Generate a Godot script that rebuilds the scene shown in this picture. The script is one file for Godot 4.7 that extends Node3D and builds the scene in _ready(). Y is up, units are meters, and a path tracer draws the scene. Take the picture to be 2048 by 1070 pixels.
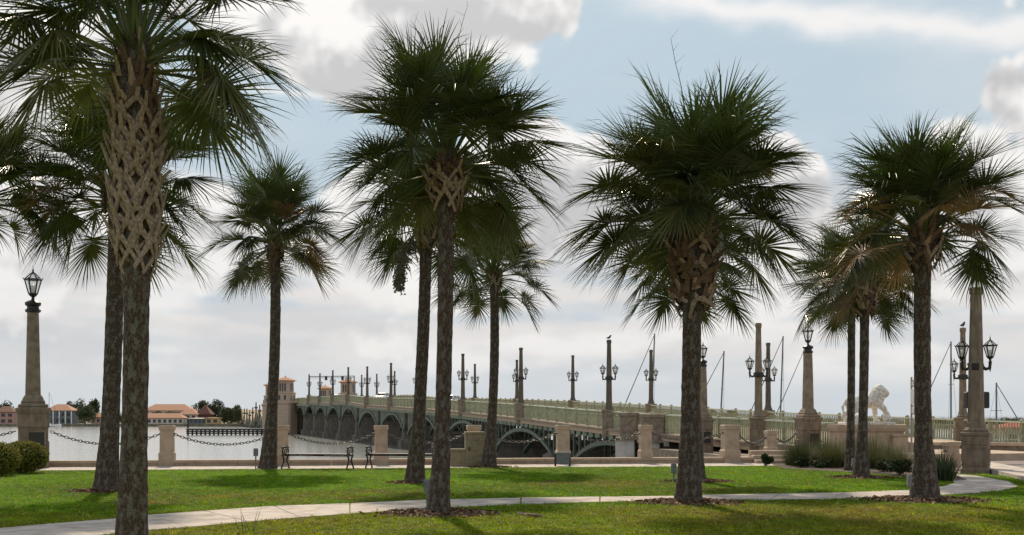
extends Node3D

var M := {}
var counts := {}
var rng := RandomNumberGenerator.new()
var soft := FastNoiseLite.new()
var fronds := []
var boots := []
var path_edge := PackedVector2Array()
var mulch_spots := []

# ---------------------------------------------------------------- shapes
class Shape:
	var v := PackedVector3Array()
	var n := PackedVector3Array()
	var c := PackedColorArray()
	var tint := Color(1, 1, 1)
	var tinted := false

	func tri(a: Vector3, b: Vector3, d: Vector3) -> void:
		v.append(a); v.append(b); v.append(d)
		var m := (d - a).cross(b - a).normalized()
		n.append(m); n.append(m); n.append(m)
		if tinted:
			c.append(tint); c.append(tint); c.append(tint)

	func quad(a: Vector3, b: Vector3, d: Vector3, e: Vector3) -> void:
		tri(a, b, d); tri(a, d, e)

	func smooth_tri(a: Vector3, b: Vector3, d: Vector3, na: Vector3, nb: Vector3, nd: Vector3) -> void:
		v.append(a); v.append(b); v.append(d)
		n.append(na); n.append(nb); n.append(nd)
		if tinted:
			c.append(tint); c.append(tint); c.append(tint)

	# rings run counter-clockwise seen from the far end
	func loft(rings: Array, caps := true) -> void:
		for i in rings.size() - 1:
			var p: PackedVector3Array = rings[i]
			var q: PackedVector3Array = rings[i + 1]
			var s := p.size()
			for j in s:
				quad(p[j], q[j], q[(j + 1) % s], p[(j + 1) % s])
		if caps:
			var lo: PackedVector3Array = rings[0]
			var hi: PackedVector3Array = rings[-1]
			for j in range(1, lo.size() - 1):
				tri(lo[0], lo[j], lo[j + 1])
				tri(hi[0], hi[j + 1], hi[j])

	func box(at: Vector3, size: Vector3, turn := Basis.IDENTITY) -> void:
		var h := size * 0.5
		var rings := []
		for y in [-h.y, h.y]:
			rings.append(PackedVector3Array([at + turn * Vector3(h.x, y, h.z), at + turn * Vector3(h.x, y, -h.z), at + turn * Vector3(-h.x, y, -h.z), at + turn * Vector3(-h.x, y, h.z)]))
		loft(rings)

	# profile rows: y, half width, half depth; corners cut by a share of the width
	func stack(profile: Array, cut := 0.06, at := Vector3.ZERO) -> void:
		var rings := []
		for r in profile:
			var x: float = r[1]
			var z: float = r[2] if r.size() > 2 else r[1]
			var k := minf(x, z) * cut
			var y: float = r[0]
			var ring := PackedVector3Array()
			for q in [[x, z - k], [x, -z + k], [x - k, -z], [-x + k, -z], [-x, -z + k], [-x, z - k], [-x + k, z], [x - k, z]]:
				ring.append(at + Vector3(q[0], y, q[1]))
			rings.append(ring)
		loft(rings)

	func tube(pts: Array, radii: Array, sides := 8, smooth := true, caps := true) -> void:
		var side := Vector3.UP
		var rings := []
		var outs := []
		for i in pts.size():
			var t: Vector3 = (pts[mini(i + 1, pts.size() - 1)] - pts[maxi(i - 1, 0)]).normalized()
			if i == 0:
				side = t.cross(Vector3.UP if absf(t.y) < 0.9 else Vector3.RIGHT).normalized()
			else:
				side = (side - t * side.dot(t)).normalized()
			var up := t.cross(side)
			var ring := PackedVector3Array()
			var out := PackedVector3Array()
			for j in sides:
				var a := TAU * j / sides
				var o := side * cos(a) + up * sin(a)
				out.append(o)
				ring.append(pts[i] + o * float(radii[i] if radii.size() > 1 else radii[0]))
			rings.append(ring)
			outs.append(out)
		if not smooth:
			loft(rings, caps)
			return
		for i in rings.size() - 1:
			for j in sides:
				var k := (j + 1) % sides
				smooth_tri(rings[i][j], rings[i + 1][j], rings[i + 1][k], outs[i][j], outs[i + 1][j], outs[i + 1][k])
				smooth_tri(rings[i][j], rings[i + 1][k], rings[i][k], outs[i][j], outs[i + 1][k], outs[i][k])
		if caps:
			for j in range(1, sides - 1):
				tri(rings[0][0], rings[0][j], rings[0][j + 1])
				tri(rings[-1][0], rings[-1][j + 1], rings[-1][j])

	func rod(a: Vector3, b: Vector3, r: float, sides := 6) -> void:
		tube([a, b], [r, r], sides)

	func lathe(profile: Array, sides := 12, at := Vector3.ZERO) -> void:
		var rings := []
		for r in profile:
			var ring := PackedVector3Array()
			for j in sides:
				var a := TAU * (j + 0.5) / sides
				ring.append(at + Vector3(cos(a) * r[1], r[0], -sin(a) * r[1]))
			rings.append(ring)
		loft(rings)

	func mesh() -> ArrayMesh:
		var a := []
		a.resize(Mesh.ARRAY_MAX)
		a[Mesh.ARRAY_VERTEX] = v
		a[Mesh.ARRAY_NORMAL] = n
		if tinted:
			a[Mesh.ARRAY_COLOR] = c
		var m := ArrayMesh.new()
		m.add_surface_from_arrays(Mesh.PRIMITIVE_TRIANGLES, a)
		return m

# ---------------------------------------------------------------- nodes
func numbered(called: String) -> String:
	if counts.has(called):
		counts[called] += 1
		return "%s_%03d" % [called, counts[called]]
	counts[called] = 0
	return called

func tag(o: Node3D, label: String, category: String, group := "", kind := "") -> Node3D:
	if label: o.set_meta("label", label)
	if category: o.set_meta("category", category)
	if group: o.set_meta("group", group)
	if kind: o.set_meta("kind", kind)
	return o

func thing(called: String, label: String, category: String, at := Vector3.ZERO, turn := 0.0, group := "") -> Node3D:
	var o := Node3D.new()
	o.name = numbered(called)
	add_child(o)
	o.position = at
	o.rotation.y = turn
	return tag(o, label, category, group)

func part(parent: Node3D, called: String, mesh: Mesh, mat: Material, place := Transform3D.IDENTITY) -> MeshInstance3D:
	var o := MeshInstance3D.new()
	o.name = numbered(called) if parent == self else called
	o.mesh = mesh
	o.material_override = mat
	o.transform = place
	parent.add_child(o, true)
	return o

func struct(called: String, mesh: Mesh, mat: Material) -> MeshInstance3D:
	var o := part(self, called, mesh, mat)
	o.set_meta("kind", "structure")
	return o

func copies(parent: Node3D, called: String, mesh: Mesh, mat: Material, places: Array, colors := []) -> MultiMeshInstance3D:
	var mm := MultiMesh.new()
	mm.transform_format = MultiMesh.TRANSFORM_3D
	mm.use_colors = colors.size() > 0
	mm.mesh = mesh
	mm.instance_count = places.size()
	for i in places.size():
		mm.set_instance_transform(i, places[i])
		if colors: mm.set_instance_color(i, colors[i])
	var o := MultiMeshInstance3D.new()
	o.name = numbered(called) if parent == self else called
	o.multimesh = mm
	o.material_override = mat
	o.set_meta("kind", "stuff")
	parent.add_child(o, true)
	return o

# ---------------------------------------------------------------- materials
func lin(r: float, g: float, b: float, a := 1.0) -> Color:
	var c := Color(r, g, b).linear_to_srgb()
	c.a = a
	return c

func grain(seed_: int, freq: float, octaves: int, ramp := [], size := 512, kind := FastNoiseLite.TYPE_SIMPLEX_SMOOTH, bumps := 0.0) -> NoiseTexture2D:
	var n := FastNoiseLite.new()
	n.seed = seed_
	n.noise_type = kind
	n.frequency = freq
	n.fractal_octaves = octaves
	n.fractal_gain = 0.55
	var t := NoiseTexture2D.new()
	t.width = size
	t.height = size
	t.seamless = true
	t.seamless_blend_skirt = 0.15
	t.noise = n
	if bumps > 0.0:
		t.as_normal_map = true
		t.bump_strength = bumps
	if ramp:
		var g := Gradient.new()
		g.offsets = PackedFloat32Array(ramp.map(func(r): return r[0]))
		g.colors = PackedColorArray(ramp.map(func(r): return lin(r[1], r[2], r[3])))
		t.color_ramp = g
	return t

func mat(color: Color, rough := 0.8, metal := 0.0) -> StandardMaterial3D:
	var m := StandardMaterial3D.new()
	m.albedo_color = color
	m.roughness = rough
	m.metallic = metal
	return m

func stone(color: Color, tex: Texture2D, scale: float, relief: Texture2D = null, depth := 0.0, rough := 0.9, world := true, stretch := Vector3.ONE) -> StandardMaterial3D:
	var m := mat(color, rough)
	m.albedo_texture = tex
	m.uv1_triplanar = true
	m.uv1_world_triplanar = world
	m.uv1_scale = stretch * scale
	if relief:
		m.heightmap_enabled = true
		m.heightmap_texture = relief
		m.heightmap_scale = depth
	return m

func make_materials() -> void:
	var weather := grain(3, 0.012, 6, [[0.0, 0.60, 0.57, 0.54], [0.35, 0.80, 0.79, 0.77], [0.6, 0.93, 0.92, 0.91], [1.0, 1.0, 1.0, 1.0]])
	var blotch := grain(5, 0.02, 5, [[0.0, 0.42, 0.39, 0.36], [0.42, 0.68, 0.66, 0.63], [0.7, 0.92, 0.90, 0.87], [1.0, 1.0, 1.0, 1.0]])
	var fine := grain(7, 0.06, 4)
	var bark_relief := grain(11, 0.045, 5)
	var bark := grain(13, 0.022, 7, [[0.0, 0.020, 0.013, 0.009], [0.40, 0.062, 0.041, 0.029], [0.58, 0.115, 0.080, 0.058], [0.70, 0.165, 0.125, 0.095], [0.82, 0.27, 0.225, 0.18], [1.0, 0.40, 0.35, 0.29]])
	var wood := grain(17, 0.03, 5, [[0.0, 0.10, 0.063, 0.037], [0.4, 0.26, 0.178, 0.115], [0.65, 0.38, 0.28, 0.19], [1.0, 0.50, 0.41, 0.31]])
	M.concrete = stone(lin(0.46, 0.355, 0.265), weather, 0.35, fine, 0.25)
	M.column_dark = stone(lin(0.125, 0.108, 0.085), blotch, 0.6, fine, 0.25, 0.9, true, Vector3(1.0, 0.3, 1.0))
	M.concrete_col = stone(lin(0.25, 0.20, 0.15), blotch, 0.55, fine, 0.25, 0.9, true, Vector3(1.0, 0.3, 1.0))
	M.concrete_old = stone(lin(0.27, 0.215, 0.165), blotch, 0.3, fine, 0.4)
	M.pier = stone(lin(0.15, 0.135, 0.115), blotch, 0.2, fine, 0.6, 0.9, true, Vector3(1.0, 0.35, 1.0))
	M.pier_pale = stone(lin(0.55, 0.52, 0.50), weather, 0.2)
	M.paving = stone(lin(0.47, 0.41, 0.365), grain(23, 0.015, 6, [[0.0, 0.50, 0.47, 0.44], [0.40, 0.78, 0.765, 0.75], [0.6, 0.95, 0.94, 0.93], [1.0, 1.0, 1.0, 1.0]]), 0.22, fine, 0.2)
	M.road = stone(lin(0.20, 0.16, 0.145), weather, 0.25, fine, 0.4)
	M.bark = stone(lin(0.78, 0.74, 0.70), bark, 1.0, bark_relief, 2.6, 0.95, false, Vector3(2.3, 1.25, 2.3))
	M.bark.detail_enabled = true
	M.bark.detail_blend_mode = BaseMaterial3D.BLEND_MODE_MIX
	M.bark.detail_uv_layer = BaseMaterial3D.DETAIL_UV_1
	M.bark.detail_albedo = grain(41, 0.05, 4, [[0.0, 0.09, 0.085, 0.07], [0.5, 0.19, 0.185, 0.155], [1.0, 0.33, 0.32, 0.28]])
	M.bark.detail_mask = grain(43, 0.006, 6, [[0.0, 0.0, 0.0, 0.0], [0.56, 0.0, 0.0, 0.0], [0.68, 0.42, 0.42, 0.42], [1.0, 0.6, 0.6, 0.6]])
	M.boot = stone(Color.WHITE, wood, 1.0, bark_relief, 1.0, 0.9, false, Vector3(2.2, 0.8, 2.2))
	M.boot_grey = stone(lin(0.74, 0.64, 0.56), grain(19, 0.03, 6, [[0.0, 0.12, 0.095, 0.075], [0.38, 0.27, 0.225, 0.18], [0.6, 0.43, 0.385, 0.33], [1.0, 0.60, 0.56, 0.50]]), 1.0, bark_relief, 1.2, 0.92, false, Vector3(1.7, 0.9, 1.7))
	M.boot_dark = stone(lin(0.42, 0.36, 0.31), wood, 1.0, bark_relief, 1.2, 0.95, false, Vector3(1.9, 0.9, 1.9))
	for g in [["leaf", 0.054, 0.074, 0.020], ["leaf_fresh", 0.082, 0.118, 0.024], ["leaf_blue", 0.050, 0.066, 0.026], ["leaf_olive", 0.092, 0.094, 0.028], ["leaf_dry", 0.24, 0.15, 0.075]]:
		var m := mat(lin(g[1] * 1.2, g[2] * 1.2, g[3] * 1.2), 0.34)
		m.metallic_specular = 0.5
		m.vertex_color_use_as_albedo = true
		m.cull_mode = BaseMaterial3D.CULL_DISABLED
		m.backlight_enabled = true
		m.backlight = Color(0.38, 0.43, 0.15)
		M[g[0]] = m
	M.petiole = mat(lin(0.16, 0.13, 0.06), 0.55)
	for g in [["flower", 0.50, 0.36, 0.09], ["rust", 0.33, 0.15, 0.05], ["berry", 0.14, 0.13, 0.10], ["twig", 0.12, 0.09, 0.06]]:
		M[g[0]] = mat(lin(g[1], g[2], g[3]), 0.8)
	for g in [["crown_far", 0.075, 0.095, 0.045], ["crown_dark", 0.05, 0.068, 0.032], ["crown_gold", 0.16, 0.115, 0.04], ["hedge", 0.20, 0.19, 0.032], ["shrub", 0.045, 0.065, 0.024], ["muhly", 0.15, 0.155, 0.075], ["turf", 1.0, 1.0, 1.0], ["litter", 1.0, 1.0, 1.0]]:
		var m := mat(lin(g[1], g[2], g[3]), 0.7)
		m.metallic_specular = 0.35
		m.vertex_color_use_as_albedo = true
		m.cull_mode = BaseMaterial3D.CULL_DISABLED
		m.backlight_enabled = true
		m.backlight = Color(0.95, 1.0, 0.35) if g[0] == "turf" else Color(0.5, 0.5, 0.3)
		M[g[0]] = m
	M.turf_ground = stone(Color.WHITE, grain(29, 0.07, 4, [[0.0, 0.35, 0.35, 0.33], [0.5, 0.8, 0.8, 0.78], [1.0, 1.0, 1.0, 1.0]]), 0.7, bark_relief, 3.0)
	M.turf_ground.vertex_color_use_as_albedo = true
	M.soil = stone(lin(0.085, 0.058, 0.043), blotch, 0.9, fine, 2.0)
	M.iron = mat(lin(0.022, 0.022, 0.024), 0.45, 0.3)
	M.iron_grey = stone(lin(0.17, 0.19, 0.20), weather, 0.8)
	M.galvanised = mat(lin(0.30, 0.30, 0.29), 0.5, 0.5)
	M.chain = mat(lin(0.10, 0.09, 0.085), 0.55, 0.6)
	M.slat = stone(lin(0.09, 0.062, 0.045), wood, 0.9, fine, 0.2, 0.6, false)
	M.box_tan = stone(lin(0.30, 0.25, 0.16), weather, 0.6)
	M.glass = mat(Color(0.85, 0.88, 0.88, 0.22), 0.08)
	M.glass.transparency = BaseMaterial3D.TRANSPARENCY_ALPHA
	M.bulb = mat(lin(0.75, 0.74, 0.70), 0.4)
	M.rail = stone(lin(0.37, 0.39, 0.245), blotch, 0.3, null, 0.0, 0.6)
	M.rail_cap = stone(lin(0.56, 0.60, 0.46), weather, 0.3, null, 0.0, 0.55)
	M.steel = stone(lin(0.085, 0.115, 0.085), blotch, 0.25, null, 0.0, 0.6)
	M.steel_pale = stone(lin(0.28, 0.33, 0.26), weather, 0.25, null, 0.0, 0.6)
	M.tile = stone(lin(0.44, 0.235, 0.155), grain(31, 0.05, 4, [[0.0, 0.55, 0.5, 0.45], [0.5, 0.9, 0.85, 0.8], [1.0, 1.0, 1.0, 1.0]]), 0.5)
	M.tile_dark = stone(lin(0.16, 0.075, 0.05), weather, 0.4)
	M.tile_red = stone(lin(0.45, 0.075, 0.05), weather, 0.4)
	M.stucco = stone(lin(0.66, 0.60, 0.52), weather, 0.15)
	M.stucco_pink = stone(lin(0.50, 0.30, 0.26), weather, 0.15)
	M.stucco_ochre = stone(lin(0.58, 0.40, 0.20), weather, 0.15)
	M.white = mat(lin(0.78, 0.77, 0.75), 0.5)
	M.pane = mat(lin(0.03, 0.035, 0.04), 0.12)
	M.plaque = mat(lin(0.028, 0.026, 0.027), 0.35)
	M.marble = stone(lin(0.84, 0.81, 0.76), blotch, 0.8, fine, 0.6)
	M.timber = stone(lin(0.045, 0.04, 0.042), blotch, 0.3)
	M.sign = mat(lin(0.75, 0.73, 0.68), 0.6)
	M.sign_brown = mat(lin(0.30, 0.17, 0.07), 0.6)
	M.black = mat(lin(0.018, 0.018, 0.02), 0.6)
	M.car_white = mat(lin(0.75, 0.75, 0.75), 0.25)
	M.car_white.clearcoat_enabled = true
	M.car_silver = mat(lin(0.38, 0.39, 0.41), 0.3, 0.5)
	M.rubber = mat(lin(0.02, 0.02, 0.02), 0.9)
	M.bird = mat(lin(0.03, 0.03, 0.035), 0.8)
	M.shore = stone(lin(0.21, 0.19, 0.14), blotch, 0.05)
	M.seabed = mat(lin(0.06, 0.06, 0.045), 0.95)
	var w := mat(lin(0.26, 0.275, 0.265), 0.12)
	w.normal_enabled = true
	w.normal_texture = grain(37, 0.022, 6, [], 1024, FastNoiseLite.TYPE_SIMPLEX_SMOOTH, 9.0)
	w.normal_scale = 0.09
	w.uv1_triplanar = true
	w.uv1_world_triplanar = true
	w.uv1_scale = Vector3(0.09, 0.09, 0.05)
	M.water = w

# ---------------------------------------------------------------- sky
const CLOUDS := [  # azimuth, elevation, spread across, spread up, weight
	[-4.384, 18.513, 6.6, 2.7, 0.62], [-9.09, 16.847, 2.2, 1.7, 0.34], [-22.701, 15.593, 3.0, 2.2, 0.30],
	[-14.126, 13.759, 2.2, 1.6, 0.30], [-14.574, 8.396, 3.6, 1.9, 0.34], [-21.471, 6.986, 4.5, 1.6, 0.34],
	[2.529, 10.287, 2.8, 3.2, 0.48], [20.052, 10.77, 4.8, 2.3, 0.58], [22.334, 14.396, 1.5, 1.5, 0.55],
	[10.758, 8.291, 5.0, 1.6, 0.36], [-5.332, 7.469, 5.0, 1.6, 0.28],
	[-10.712, 13.047, 2.3, 2.0, -0.75], [10.758, 15.25, 7.8, 2.4, -0.85], [4.906, 17.207, 2.0, 2.2, -0.35], [18.349, 15.6, 3.4, 1.3, -0.5], [12.589, 18.776, 3.6, 1.6, -0.6]]

func sky_color(az: float, el: float, puff: FastNoiseLite, wisp: FastNoiseLite) -> Vector3:
	var a := deg_to_rad(az)
	var e := deg_to_rad(el)
	var d := Vector3(sin(a) * cos(e), sin(e), -cos(a) * cos(e))
	var up := clampf(el / 90.0, 0.0, 1.0)
	var c := Vector3(0.50, 0.555, 0.595).lerp(Vector3(0.435, 0.535, 0.61), smoothstep(0.0, 0.17, up)).lerp(Vector3(0.24, 0.36, 0.50), smoothstep(0.18, 0.9, up))
	# thin high veil and streaks
	var veil := wisp.get_noise_3d(d.x * 2.2 + d.z * 0.8, d.y * 9.0, d.z * 2.2)
	c = c.lerp(Vector3(0.66, 0.665, 0.665), smoothstep(-0.25, 0.75, veil) * 0.5)
	# layered grey bands low over the horizon
	var low := wisp.get_noise_3d(d.x * 3.0, d.y * 26.0 + 7.0, d.z * 3.0) + 0.5 * wisp.get_noise_3d(d.x * 14.0, d.y * 90.0, d.z * 14.0) + 0.3 * puff.get_noise_3d(d.x, d.y * 3.0, d.z)
	var band := exp(-pow((el - 5.2) / 3.4, 2.0))
	c = c.lerp(Vector3(0.675, 0.65, 0.635), clampf(band * (0.80 + 1.3 * low), 0.0, 0.95))
	var torn := puff.get_noise_3d(d.x * 0.75, d.y * 2.3, d.z * 0.75)
	var shelf := smoothstep(0.8, 3.0, el) * (1.0 - smoothstep(9.0, 14.0, el))
	c = c.lerp(Vector3(0.79, 0.77, 0.755), smoothstep(-0.02, 0.34, torn) * 0.75 * shelf)
	c = c.lerp(Vector3(0.53, 0.535, 0.55), smoothstep(0.02, 0.36, -torn) * 0.62 * shelf)
	var haze := exp(-el / 1.6)
	c = c.lerp(Vector3(0.56, 0.58, 0.60), 0.5 * haze)
	# trails: one broad band of ice cloud, one thin contrail
	var t := el - (19.215 + (az - 6.56) * -0.163)
	var frayed := t + 0.5 * wisp.get_noise_3d(d.x * 16.0, d.y * 30.0, d.z * 16.0)
	var trail := exp(-pow(frayed / 0.62, 2.0)) * smoothstep(3.005, 9.369, az) * (1.0 - smoothstep(27.0, 60.0, az))
	c = c.lerp(Vector3(0.79, 0.775, 0.765), clampf(trail * 0.95, 0.0, 1.0))
	t = el - (15.057 + (az - -12.771) * -0.058)
	trail = exp(-pow((t + 0.05 * veil) / 0.14, 2.0)) * smoothstep(-17.0, -13.0, az) * (1.0 - smoothstep(-8.857, -7.219, az))
	c = c.lerp(Vector3(0.78, 0.775, 0.77), trail * 0.8)
	# heaped clouds
	var bias := -0.02 - 0.30 * (1.0 - smoothstep(2.5, 9.0, el))
	for k in CLOUDS:
		var u: float = (az - k[0]) / k[2]
		var w: float = (el - k[1]) / k[3]
		var q := u * u + w * w
		if q < 9.0:
			bias += k[4] * exp(-q)
	var n := puff.get_noise_3dv(d)
	var thick := n * 0.85 + bias
	if thick > -0.03:
		var above := puff.get_noise_3dv(d + Vector3(-0.004, 0.014, 0.0))
		var lit := clampf(0.56 + 4.2 * (n - above) - 0.55 * smoothstep(0.15, 0.75, thick) + 0.45 * (1.0 - smoothstep(0.04, 0.30, thick)), 0.0, 1.0)
		var body := Vector3(0.50, 0.495, 0.50).lerp(Vector3(0.815, 0.795, 0.775), lit)
		c = c.lerp(body, smoothstep(-0.02, 0.085, thick) * lerpf(0.55, 0.97, smoothstep(4.0, 9.5, el)))
	# forward scatter round the veiled sun
	var gap := acos(clampf(d.dot(SUN_AT.normalized()), -1.0, 1.0))
	c += Vector3(0.42, 0.40, 0.37) * exp(-pow(gap / 0.30, 2.0))
	return c

const SUN_AT := Vector3(-0.13, 0.69, -0.72)

func make_sky() -> Image:
	var puff := FastNoiseLite.new()
	puff.seed = 12
	puff.noise_type = FastNoiseLite.TYPE_SIMPLEX_SMOOTH
	puff.frequency = 7.5
	puff.fractal_octaves = 6
	puff.fractal_gain = 0.52
	var wisp := FastNoiseLite.new()
	wisp.seed = 4
	wisp.noise_type = FastNoiseLite.TYPE_SIMPLEX_SMOOTH
	wisp.frequency = 1.0
	wisp.fractal_octaves = 4
	var w := 3072
	var h := 1536
	var data := PackedByteArray()
	data.resize(w * h * 3)
	var y := 0
	while y < h / 2:
		var el := 90.0 - (y + 0.5) * 180.0 / h
		var near_row := el < 24.0
		var step_y := 1 if near_row else 4
		var x := 0
		while x < w:
			var az := (x + 0.5) * 360.0 / w
			if az > 180.0:
				az -= 360.0
			var step_x := 1 if near_row and absf(az) < 34.0 else 4
			var c := sky_color(az, el, puff, wisp)
			var s := Color(minf(c.x, 1.0), minf(c.y, 1.0), minf(c.z, 1.0)).linear_to_srgb()
			var r := int(s.r * 255.0 + 0.5)
			var g := int(s.g * 255.0 + 0.5)
			var b := int(s.b * 255.0 + 0.5)
			for j in step_y:
				for i in mini(step_x, w - x):
					var at := ((y + j) * w + x + i) * 3
					data[at] = r
					data[at + 1] = g
					data[at + 2] = b
			x += step_x
		y += step_y
	# below the horizon: the dull light thrown back by water and ground
	for yy in range(h / 2, h):
		for xx in w:
			var at := (yy * w + xx) * 3
			data[at] = 118
			data[at + 1] = 120
			data[at + 2] = 118
	return Image.create_from_data(w, h, false, Image.FORMAT_RGB8, data)

func set_stage() -> void:
	var cam := Camera3D.new()
	cam.name = "camera"
	cam.projection = Camera3D.PROJECTION_FRUSTUM
	cam.near = 0.1
	cam.far = 4000.0
	cam.size = 44.583 / 1000.0
	cam.frustum_offset = Vector2(0.0, 12.542 / 1000.0)
	cam.position = Vector3(0.0, 1.6, 0.0)
	add_child(cam)
	cam.current = true
	var env := Environment.new()
	env.background_mode = Environment.BG_SKY
	var panorama := PanoramaSkyMaterial.new()
	panorama.panorama = ImageTexture.create_from_image(make_sky())
	panorama.energy_multiplier = 1.22
	env.sky = Sky.new()
	env.sky.sky_material = panorama
	env.tonemap_mode = Environment.TONE_MAPPER_LINEAR
	env.tonemap_exposure = 0.95
	env.sdfgi_enabled = true
	env.ssao_enabled = true
	env.ssil_enabled = true
	var we := WorldEnvironment.new()
	we.name = "surroundings"
	we.environment = env
	add_child(we)
	var sun := DirectionalLight3D.new()
	sun.name = "sun"
	sun.light_color = Color(1.0, 0.93, 0.82)
	sun.light_energy = 1.6
	sun.light_angular_distance = 1.5
	sun.shadow_enabled = true
	add_child(sun)
	sun.look_at_from_position(SUN_AT * 50.0, Vector3.ZERO)

# ---------------------------------------------------------------- ground
func turf_color(x: float, z: float) -> Color:
	var n := soft.get_noise_2d(x * 0.9, z * 0.9)
	var f := soft.get_noise_2d(x * 6.0 + 40.0, z * 6.0)
	var green := Color(0.165, 0.300, 0.010)
	var deep := Color(0.105, 0.215, 0.010)
	var olive := Color(0.255, 0.245, 0.026)
	var dry := Color(0.26, 0.19, 0.085)
	var c := green.lerp(deep, clampf(0.5 + n * 2.2 + f * 0.8, 0.0, 1.0))
	# the strip in front of the path is thinner and more yellow
	var thin := smoothstep(-23.0, -20.0, z + 0.16 * (x - 2.0)) * 0.65
	c = c.lerp(olive, clampf(thin + 0.5 * n + 0.45 * f, 0.0, 1.0))
	var worn := 0.0
	for s in [[-4.447, -24.0, 3.2, 1.4], [-6.459, -22.0, 1.4, 0.8], [2.273, -29.0, 2.6, 1.2], [4.94, -26.2, 1.7, 0.7], [-2.295, -25.3, 1.6, 0.9], [5.633, -19.5, 3.0, 1.6]]:
		worn += 0.85 * exp(-pow((x - s[0]) / s[2], 2.0) - pow((z - s[1]) / s[3], 2.0))
	return c.lerp(dry, clampf(worn * (0.55 + 0.9 * f + 0.5 * n), 0.0, 0.8))

const BED := [Vector2(8.5, -37.4), Vector2(8.9, -41.6), Vector2(13.2, -41.6), Vector2(13.0, -36.0), Vector2(11.6, -30.6), Vector2(10.9, -30.4), Vector2(10.4, -33.6)]
const PATH_FAR := [Vector2(-8.22, -15.74), Vector2(-7.54, -16.70), Vector2(-6.86, -17.86), Vector2(-6.23, -18.73), Vector2(-5.90, -19.49), Vector2(-5.20, -20.32), Vector2(-4.26, -21.45), Vector2(-2.99, -22.13), Vector2(-1.64, -23.13), Vector2(0.18, -23.70), Vector2(1.76, -24.00), Vector2(3.29, -24.30), Vector2(3.87, -24.54), Vector2(5.57, -24.94), Vector2(7.03, -25.33), Vector2(8.69, -26.21), Vector2(9.91, -27.63), Vector2(10.72, -29.09), Vector2(11.26, -30.72), Vector2(11.78, -32.27), Vector2(12.34, -33.68)]
const PATH_NEAR := [Vector2(-6.33, -13.29), Vector2(-6.00, -14.94), Vector2(-5.54, -16.13), Vector2(-5.10, -16.84), Vector2(-4.67, -17.30), Vector2(-4.00, -18.20), Vector2(-3.36, -19.01), Vector2(-2.67, -19.74), Vector2(-1.48, -20.87), Vector2(0.16, -21.94), Vector2(1.65, -22.52), Vector2(3.11, -22.99), Vector2(3.64, -23.06), Vector2(4.97, -23.13), Vector2(6.19, -23.34), Vector2(7.96, -24.00), Vector2(9.64, -25.10), Vector2(10.77, -26.21), Vector2(11.67, -27.63), Vector2(12.33, -29.77), Vector2(12.66, -32.82)]

func sheet(points: PackedVector2Array, y: float, depth := 0.0) -> ArrayMesh:
	var s := Shape.new()
	var idx := Geometry2D.triangulate_polygon(points)
	for i in range(0, idx.size(), 3):
		var a := points[idx[i]]
		var b := points[idx[i + 1]]
		var c := points[idx[i + 2]]
		if (b - a).cross(c - a) < 0.0:
			var keep := b
			b = c
			c = keep
		s.tri(Vector3(a.x, y, a.y), Vector3(b.x, y, b.y), Vector3(c.x, y, c.y))
	if depth > 0.0:
		for i in points.size():
			var p := points[i]
			var q := points[(i + 1) % points.size()]
			s.quad(Vector3(p.x, y - depth, p.y), Vector3(p.x, y, p.y), Vector3(q.x, y, q.y), Vector3(q.x, y - depth, q.y))
	return s.mesh()

func wall_z(x: float) -> float:   # the line of the sea wall
	return -40.6 - 0.155 * x

func on_path(x: float, z: float) -> bool:
	return Geometry2D.is_point_in_polygon(Vector2(x, z), path_edge)

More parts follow.
